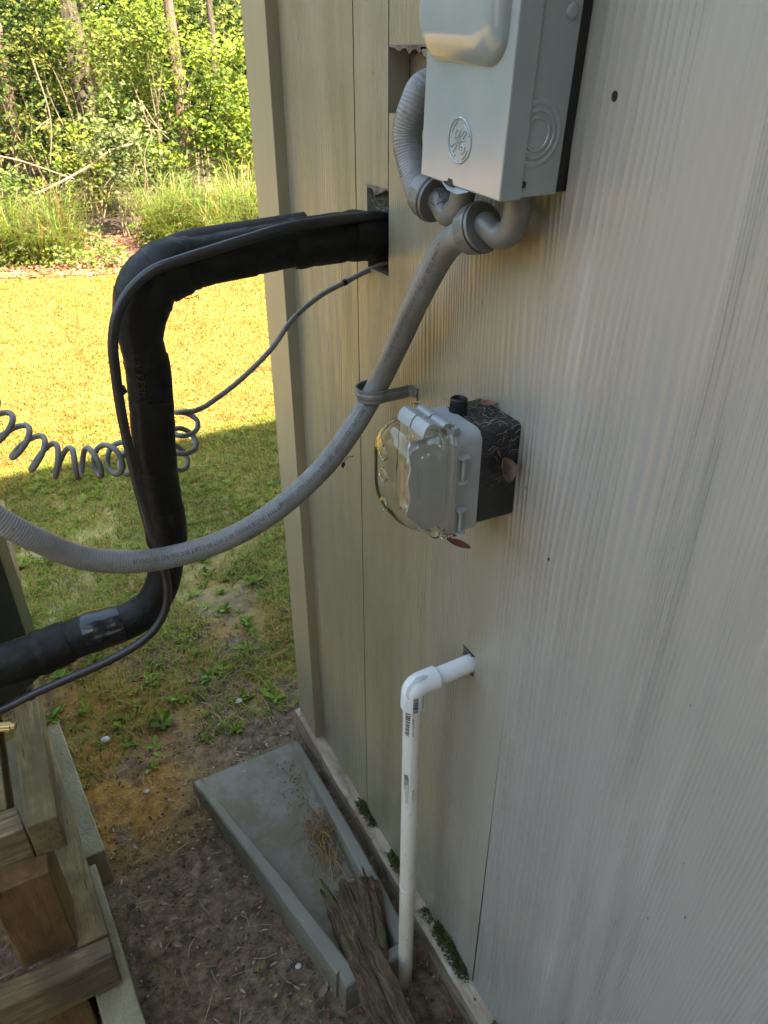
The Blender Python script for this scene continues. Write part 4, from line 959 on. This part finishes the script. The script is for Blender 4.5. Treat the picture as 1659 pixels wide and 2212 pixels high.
def pebble(p, r, mat, lb):
    bm = bmesh.new(); bmesh.ops.create_icosphere(bm, subdivisions=3, radius=r)
    for v in bm.verts: v.co *= 1+0.18*mn.noise(v.co*160+Vector((p[0], 0, 0))); v.co.z *= 0.65; v.co.x *= 1.2
    me = bpy.data.meshes.new('pebble'); bm.to_mesh(me); bm.free(); me.materials.append(mat)
    me.polygons.foreach_set('use_smooth', [True]*len(me.polygons)); g = onz(p[0], p[1], r*0.4)
    o = bpy.data.objects.new('pebble', me); C.objects.link(o); o.location = g; tag(o, lb, 'stone')
M_peb = simple('pale_stone', (0.36, 0.33, 0.28), 0.7, 0.1, 60)
pebble((645, 2087), 0.0055, M_peb, 'round white pebble left of the near tray corner')
pebble((516, 1515), 0.009, M_peb, 'white stone chip in the mossy dirt left of the corner board')
pebble((228, 1598), 0.010, M_peb, 'pale stone chip in the moss near the far concrete block')
pebble((316, 1710), 0.005, M_peb, 'small white pebble in the orange moss')

# ================================================================== WOODEN STAND, BLOCKS, CONDENSER
def zz(a, b): return (a/2.7387, 1404+b/2.7387)
def zq(pts, z): return [onz(*zz(*p), z) for p in pts]
st = thing('wooden_stand', (-0.2, 1.0, 0.1), 'weathered lumber stand of crossed beams and posts carrying the dark unit', 'wooden stand')
def beam(name, top, dz, mat, label=None):
    mb = MB(); mb.prism(top, dz); o = mb.build(name, mat, st, bevel=0.003)
    if label: o['label'] = label
    return o
h = 0.49
a0, a1 = onz(*zz(340, 985), h), onz(*zz(150, 1050), h)
beam('top_side_beam', [a0, Vector((-0.082, 2.0, h)), Vector((-0.135, 2.0, h)), a1], 0.076, M_wood_y)
b0 = onz(*zz(148, 1052), h-0.002); b1 = onz(*zz(112, 915), h-0.002)
beam('top_cross_beam', [b0+Vector((-.001, 0, 0)), b1+Vector((-.004, 0, 0)), Vector((-0.75, b1.y+0.01, h-0.002)), Vector((-0.75, b0.y+0.005, h-0.002))], 0.088, M_wood_x)
h2 = 0.20
c = zq(((670, 1810), (640, 1690)), h2)
beam('bottom_cross_beam', [c[0], c[1], Vector((-0.8, c[1].y+0.02, h2)), Vector((-0.8, c[0].y+0.0, h2))], 0.088, M_wood_x)
d = zq(((640, 1688), (290, 520), (460, 1740)), h2)
dy_ = (d[1]-d[0]).normalized(); dR = d[0]+dy_*0.004
beam('bottom_side_beam', [dR, dR+dy_*1.25, dR+dy_*1.25+Vector((-0.05, 0, 0)), dR+Vector((-0.05, 0, 0))], 0.085, M_wood_y)
pr = onz(*zz(462, 1742), h2)
for i, yy in enumerate((pr.y, 1.75)):
    beam('post', [Vector((pr.x, yy, 0.412)), Vector((pr.x+0.006, yy+0.088, 0.412)), Vector((pr.x-0.085, yy+0.088, 0.412)), Vector((pr.x-0.088, yy, 0.412))], 0.212, M_wood_z)
beam('sleeper', [Vector((-0.142, c[0].y+0.004, 0.111)), Vector((-0.140, c[0].y+0.09, 0.111)), Vector((-0.26, c[0].y+0.09, 0.111)), Vector((-0.26, c[0].y+0.004, 0.111))], 0.14, M_wood_z)
beam('inner_beam', [Vector((-0.17, 0.97, 0.47)), Vector((-0.17, 2.0, 0.47)), Vector((-0.25, 2.0, 0.47)), Vector((-0.25, 0.97, 0.47))], 0.08, M_wood_y)
blk = [('far pale concrete cap block under the wooden stand', ((350, 430), (622, 1182)), 0.40), ('near pale concrete cap block under the wooden stand', ((562, 1262), (862, 2212)), 0.42)]
for lb, (f_, n_), ln in blk:
    P, Q = onz(*zz(*f_), 0.10), onz(*zz(*n_), 0.10)
    if 'near' in lb: d_ = (Q-P).normalized(); Q = P+d_*0.41
    bw = -0.20 if 'far' in lb else -0.062
    P2, Q2 = P+Vector((bw, 0, 0)), Q+Vector((bw, 0, 0))
    mb = MB(); n = 24; rings = []
    for i in range(n+1):
        a_, b_ = P.lerp(Q, i/n), P2.lerp(Q2, i/n); j = 0.0015*fbm((a_.y*40, 3, 1)); rings.append([a_+Vector((j, 0, 0)), b_, b_-Vector((0, 0, 0.12)), a_+Vector((j, 0, -0.12))])
    mb.loft(rings, flip=True); tag(mb.build('concrete_block', M_conc, None, base=P, bevel=0.003), lb, 'concrete block', 'concrete blocks under the stand')
cu = thing('outdoor_unit', (-0.4, 1.5, 0.5), 'dark painted outdoor cooling unit at the left edge behind the black pipe', 'air conditioner')
xr_ = lambda px, py, Y: ony(px, py, Y).x
plan = [(xr_(82, 1380, 1.34), 1.34), (-0.14, 1.50), (-0.80, 1.50), (-0.80, 1.08), (-0.26, 1.08), (xr_(56, 1370, 1.22), 1.22)]
mb = MB(); mb.loft([[(x, y, z) for x, y in plan] for z in (0.505, 1.02)], flip=True); body = mb.build('unit_body', M_cond, cu, smooth=False, bevel=0.002)
mb = MB(); mb.loft([[(x*1.0 + (0.012 if x > -0.2 else -0.012), y+(0.01 if y > 1.3 else -0.01), z) for x, y in plan] for z in (1.02, 1.045)], flip=True); mb.build('unit_top', M_cond, cu, smooth=False, bevel=0.004)
for px0 in (60, 68):
    x = xr_(px0, 1380, 1.26 if px0 == 60 else 1.30); mb = MB(); yy = 1.26 if px0 == 60 else 1.30
    mb.box((x-0.002, yy-0.004, 0.51), (x+0.002, yy+0.004, 1.015)); mb.build('edge_strip', M_condrail, cu, smooth=False)
t = thing('service_valve', ony(0, 1568, 0.93), 'knurled brass valve cap poking in at the left edge above the beam', 'valve')
mb = MB(); p0, p1 = ony(-60, 1575, 0.95), ony(24, 1569, 0.93); mb.tube([p0, p1], lambda t_, l: rib(0.0066, 0.0004, 22), 88); mb.build('knurled_cap', M_brass, t, angle=25)
dv = (p1-p0).normalized(); mb = MB(); mb.tube([p1, p1+dv*0.002, p1+dv*0.006, p1+dv*0.007], lambda t_, l: 0.0055 if t_ < 0.9 else 0.0042, 24); mb.build('cap_tip', M_brass, t)
mb = MB(); mb.tube(spline([p0, p0-dv*0.06, Vector((-0.26, 1.05, 0.62)), Vector((-0.28, 1.09, 0.62))], 6), 0.008, 14); mb.build('valve_stem', M_cond, t)

# ================================================================== THE WOODS
def bark_mat(name, a, b):
    n = NT(name, 0.95, 0.2); g = n.noise(n.co((9, 9, 1.6)), 2.4, 7, 0.75, 0.6)
    n.col(n.ramp(g, [(0.32, b), (0.6, a), (0.8, tuple(min(1, q*1.5) for q in a))])); n.bump(g, 1.0, 0.05); return n.m
B_pink = bark_mat('pink_brown_bark', (0.34, 0.20, 0.14), (0.07, 0.04, 0.03)); B_grey = bark_mat('grey_bark', (0.20, 0.155, 0.10), (0.05, 0.035, 0.025))
LM_ = [G_green, G_lime, G_dark, G_pale, G_olive]
def rleaf(mb, p, s, rnd, mi):
    a = rnd.uniform(0, 6.28); el = rnd.uniform(-0.7, 0.9)
    up = Vector((math.cos(a)*math.cos(el), math.sin(a)*math.cos(el), math.sin(el)))
    n = Vector((rnd.uniform(-.7, .7), rnd.uniform(-1, .3), rnd.uniform(0.1, 1))); n = (n-up*n.dot(up)).normalized(); sd = up.cross(n)
    L = s*rnd.uniform(0.7, 1.3); W = L*rnd.uniform(0.38, 0.6)
    mb.add([p, p+up*L*0.45+sd*W*0.5+n*L*.07, p+up*L, p+up*L*0.45-sd*W*0.5+n*L*.07], [(0, 1, 2), (0, 2, 3)], mi)
def clumpy(mb, c, r, n, s, rnd, mis, fill=0.55):
    """leaf sprays gathered in many small clumps through an uneven volume"""
    c = Vector(c); k = max(6, n//26)
    for j in range(k):
        d = Vector((rnd.gauss(0, 1), rnd.gauss(0, 1), rnd.gauss(0, 1))).normalized()*(rnd.random()**fill)
        q = c + Vector((d.x*r[0], d.y*r[1], d.z*r[2])); q *= 1.0
        if q.z < 0.02: q.z = rnd.uniform(0.02, 0.2)
        mi0 = rnd.choice(mis); R = rnd.uniform(0.06, 0.17)*(r[2]+0.4)
        for i in range(n//k):
            e = Vector((rnd.gauss(0, .55), rnd.gauss(0, .55), rnd.gauss(0, .42)))*R
            rleaf(mb, q+e, s, rnd, mi0 if rnd.random() < 0.75 else rnd.choice(mis))
def stems(mb, base, top_r, h, n, rnd, r=0.008):
    for j in range(n):
        b = Vector(base)+Vector((rnd.uniform(-.1, .1), rnd.uniform(-.1, .1), -0.02)); a = rnd.uniform(0, 6.28); e = Vector((math.cos(a)*top_r[0]*rnd.random(), math.sin(a)*top_r[1]*rnd.random(), h*rnd.uniform(0.6, 1)))
        mb.tube(spline([b, b+e*0.4+Vector((rnd.uniform(-.08, .08), 0, .05)), b+e*0.75+Vector((rnd.uniform(-.1, .1), 0, 0)), b+e], 4), lambda t_, l: r*(1-0.75*t_), 6)
shrubs = [
 ((2.65, 8.3, 0.95), (0.50, 0.45, 0.80), 4300, 0.062, (1, 1, 1, 0), 'bright lime green bush beside the house corner'),
 ((2.10, 9.1, 1.25), (0.42, 0.40, 0.95), 2600, 0.055, (0, 1, 0), 'mid green tall bush left of the lime bush'),
 ((2.05, 8.6, 1.75), (0.40, 0.25, 0.5), 1300, 0.055, (0, 1, 4), 'leafy bush top in front of the slim pink trunk'),
 ((1.35, 9.1, 1.75), (0.40, 0.25, 0.5), 1300, 0.055, (4, 0, 1), 'leafy bush top in front of the thick trunk'),
 ((1.45, 7.9, 0.75), (0.36, 0.28, 0.62), 1100, 0.060, (3, 3, 0), 'pale leaved thin bush in the middle of the woods edge'),
 ((1.85, 8.1, 0.55), (0.30, 0.26, 0.42), 900, 0.060, (3, 0, 1), 'low pale bush behind the right tall grass'),
 ((0.95, 9.2, 1.30), (0.50, 0.45, 0.90), 2600, 0.050, (0, 4, 2), 'olive green bush left of the grey trunk'),
 ((0.35, 9.0, 0.9), (0.55, 0.50, 0.80), 2600, 0.050, (4, 0, 2), 'dark mixed bush at the left edge of the woods'),
 ((0.45, 7.9, 0.32), (0.42, 0.30, 0.34), 1300, 0.050, (0, 1, 3), 'low round leafy shrub at the left edge'),
 ((-0.6, 9.0, 1.0), (0.6, 0.5, 0.9), 1800, 0.055, (0, 4), 'wide green bush beyond the left edge'),
 ((3.6, 8.6, 1.2), (0.7, 0.5, 1.1), 2600, 0.060, (1, 0), 'green bush partly hidden behind the house corner'),
 ((1.25, 8.7, 0.55), (0.55, 0.35, 0.5), 1900, 0.050, (0, 4, 1), 'low leafy bush in front of the thick trunk'),
 ((1.75, 8.9, 1.0), (0.40, 0.3, 0.6), 1500, 0.050, (0, 1, 4), 'bush between the two bigger trunks'),
 ((1.70, 10.2, 1.7), (0.7, 0.5, 0.8), 2600, 0.055, (4, 0, 1), 'yellow green high bush behind the trunks'),
 ((2.9, 10.2, 1.9), (0.7, 0.5, 0.7), 2400, 0.055, (4, 1, 2), 'high bush behind the lime bush'),
 ((0.2, 10.4, 1.9), (0.8, 0.5, 0.8), 2400, 0.055, (1, 4, 0), 'tall yellow green bush at the far left'),
]
for i, (c, r, n, s, mis, lb) in enumerate(shrubs):
    rnd = random.Random(100+i); t = thing('bush', (c[0], c[1], 0), lb, 'bush', 'bushes at the woods edge')
    mb = MB(); clumpy(mb, c, r, n, s, rnd, mis); mb.build('foliage', LM_, t, smooth=False)
    mb = MB(); stems(mb, (c[0], c[1], 0), r, c[2]+r[2]*0.6, 7, rnd); mb.build('stems', M_twig, t)
trees = [((2.38, 9.0), 0.075, 0.0, B_pink, 'slim pink brown tree trunk behind the bushes'), ((1.52, 9.6), 0.14, -0.01, B_grey, 'thick grey brown tree trunk in the middle of the woods'), ((0.75, 9.9), 0.07, 0.03, B_pink, 'thin pink barked trunk at the left of the woods'),
         ((2.95, 9.6), 0.05, 0.02, B_grey, 'thin grey trunk behind the lime green bush'), ((-0.3, 10.5), 0.12, 0.0, B_grey, 'grey trunk beyond the left edge'), ((4.2, 10.5), 0.14, 0.0, B_pink, 'pink trunk hidden behind the house'), ((1.95, 11.6), 0.10, 0.02, B_grey, 'grey trunk deep in the woods'), ((0.9, 12.0), 0.12, -0.01, B_grey, 'far grey trunk deep in the woods on the left')]
for i, ((x, y), r, ln, bm_, lb) in enumerate(trees):
    rnd = random.Random(300+i); t = thing('tree', (x, y, 0), lb, 'tree', 'trees in the woods'); mb = MB(); hgt = 6.5
    mb.tube(spline([(x, y, -0.1), (x+ln, y, 0.8), (x+ln*2+0.03, y, 1.7), (x+ln*3, y, 3.2), (x+ln*5, y+0.1, hgt)], 8), lambda t_, l: (lambda a: r*(1-0.6*t_)*(1+0.14*mn.noise(Vector((math.cos(a)*2, math.sin(a)*2, l*1.5)))+(0.5*math.exp(-l*5)))), 20)
    for j in range(5):
        z = rnd.uniform(2.8, 6); a = rnd.uniform(0, 6.28); mb.tube(spline([(x+ln*3, y, z), (x+math.cos(a)*.6, y+math.sin(a)*.6, z+.4), (x+math.cos(a)*1.3, y+math.sin(a)*1.2, z+.9)], 4), lambda t_, l: r*0.35*(1-0.7*t_), 8)
    mb.build('trunk', bm_, t)
    mb = MB(); clumpy(mb, (x, y+0.4, 5.2), (1.4, 1.1, 1.5), 1500, 0.12, rnd, (0, 4, 1)); mb.build('crown', LM_, t, smooth=False)
# arching bare branches and vines
rnd = random.Random(77)
br = [([(90, 585), (150, 560), (260, 500), (330, 450), (395, 430)], 0.012, 'long arching bare tan branch in front of the left bush', 7.8),
      ([(-10, 465), (60, 480), (150, 510), (250, 545), (330, 570), (400, 585)], 0.007, 'thin sloping branch crossing the dark gap', 8.0),
      ([(365, 530), (378, 480), (395, 432)], 0.012, 'short upright tan stem below the arching branch', 7.9),
      ([(420, 300), (470, 380), (520, 430)], 0.006, 'thin grey vine stem in the middle of the woods', 8.2), ([(640, 190), (720, 130), (800, 95), (900, 75)], 0.010, 'leaning pale branch high on the right', 8.6),
      ([(95, 175), (150, 350), (150, 490)], 0.006, 'thin upright sapling stem on the left', 8.1), ([(430, 690), (420, 600), (400, 585), (470, 560), (540, 600)], 0.006, 'tangled dry twigs in the dark gap', 7.9)]
for pts, r, lb, Y in br:
    q = [ony(x*0.7233, y*0.7233, Y) for x, y in pts]; mb = MB()
    mb.tube(spline(q, 6), lambda t_, l, r=r: r*(1-0.4*t_), 8)
    for j in range(4):
        p = q[rnd.randrange(len(q)-1)].lerp(q[-1], rnd.random()*0.3); mb.tube([p, p+Vector((rnd.uniform(-.15, .15), rnd.uniform(-.1, .1), rnd.uniform(-.1, .2)))], 0.003, 5)
    tag(mb.build('branch', M_twig, None, base=q[0]), lb, 'branch')
# tall grass clumps
def tall(name, cs, n, hmax, lb, seed):
    rnd = random.Random(seed); mb = MB()
    for k in range(n):
        c, r = rnd.choice(cs); a = rnd.uniform(0, 6.28); q = math.sqrt(rnd.random()); p = Vector((c[0]+r[0]*q*math.cos(a), c[1]+r[1]*q*math.sin(a), -0.01))
        hh = hmax*rnd.uniform(0.35, 1.1)*max(0.35, 0.9+0.9*fbm((p.x*3.1, p.y*3.1, 4))); b = rnd.uniform(0, 6.28); l = rnd.uniform(0.3, 1.2)*hh; d = Vector((math.cos(b), math.sin(b)-0.25, 0)); s = Vector((-d.y, d.x, 0))*rnd.uniform(0.002, 0.005); mi = rnd.choice((0, 0, 1, 2, 3))
        p1 = p+d*l*.15+Vector((0, 0, hh*.45)); p2 = p+d*l*.5+Vector((0, 0, hh*.82)); p3 = p+d*l*1.1+Vector((0, 0, hh*0.88))
        mb.add([p-s, p+s, p1+s, p1-s, p2+s*.8, p2-s*.8, p3], [(0, 1, 2, 3), (3, 2, 4, 5), (5, 4, 6)], mi)
    return tag(mb.build(name, [G_lime, G_pale, G_weed, G_straw], None, smooth=False, base=(cs[0][0][0], cs[0][0][1], 0)), lb, 'tall grass', None, 'stuff')
tall('tall_grass', [((2.25, 6.85), (0.5, 0.45)), ((2.85, 6.75), (0.5, 0.45)), ((1.78, 7.2), (0.28, 0.35)), ((2.3, 7.5), (0.5, 0.3)), ((3.4, 6.8), (0.5, 0.5))], 8500, 0.52, 'arching tall green grass along the woods edge beside the house', 41)
tall('tall_grass', [((0.62, 7.35), (0.30, 0.35)), ((0.15, 7.5), (0.40, 0.4)), ((-0.6, 7.6), (0.5, 0.4))], 5200, 0.46, 'clump of arching tall green grass at the left of the woods edge', 42)
mb = MB(); rnd = random.Random(55)   # dead leaves drifted on the forest floor and low shoots
for k in range(4200):
    x = rnd.uniform(-1.2, 3.6); y = edge_y(x) + rnd.random()**1.5*1.9 - 0.15
    leafn = Vector((rnd.uniform(-.5, .5), rnd.uniform(-.8, .2), 1)).normalized(); a = rnd.uniform(0, 6.28)
    leaf(mb, (x, y, 0.004), leafn, (Vector((math.cos(a), math.sin(a), rnd.uniform(0, .4)))).normalized(), rnd.uniform(0.03, 0.07), rnd.uniform(0.018, 0.035), rnd.choice((0, 0, 1, 2)))
tag(mb.build('leaf_litter', [G_pink, G_brown, G_straw], None, smooth=False), 'pinkish brown dead leaves drifted along the woods edge', 'leaves', None, 'stuff')
mb = MB()
for k in range(2600):
    x = rnd.uniform(-1.0, 3.2); y = edge_y(x) + abs(rnd.gauss(0.55, 0.5))
    if fbm((x*2.2, y*2, 3)) < -0.18 or 1.12 < x < 1.4: continue
    for j in range(4): rleaf(mb, Vector((x+rnd.uniform(-.04, .04), y, rnd.uniform(0.02, 0.16))), 0.045, rnd, rnd.choice((0, 1, 3)))
tag(mb.build('woodland_ground_cover', LM_, None, smooth=False), 'leafy ground cover at the foot of the bushes', 'ground cover', None, 'stuff')
mb = MB()
for k in range(26000):
    y = rnd.uniform(10.6, 15); x = rnd.uniform(-4.5, 8); z = abs(rnd.gauss(0, 1))*1.3+rnd.random()*1.6
    if z > 4.5: continue
    rleaf(mb, Vector((x, y, z)), 0.13, rnd, rnd.choice((0, 2, 2, 4)))
for k in range(15000):
    rleaf(mb, Vector((rnd.uniform(-12, 16), rnd.uniform(15, 19), rnd.uniform(0, 7))), 0.55, rnd, rnd.choice((2, 2, 0)))
for k in range(7000):   # unseen leaves left of the lawn, added to cut the low sky light
    rleaf(mb, Vector((rnd.uniform(-13, -9), rnd.uniform(-3, 19), rnd.uniform(0, 4))), 0.6, rnd, rnd.choice((2, 0, 4, 0)))
for k in range(13000):   # unseen leaves behind the viewer, added to block sky light
    rleaf(mb, Vector((rnd.uniform(-9, 0), rnd.uniform(-7.5, -4.5), rnd.uniform(0, 8))), 0.45, rnd, rnd.choice((2, 0, 4, 0)))
tag(mb.build('deep_woods_and_sky_block', LM_, None, smooth=False), 'dark mass of woodland leaves far behind the bushes, plus unseen leaves added to block sky', 'woods', None, 'stuff')
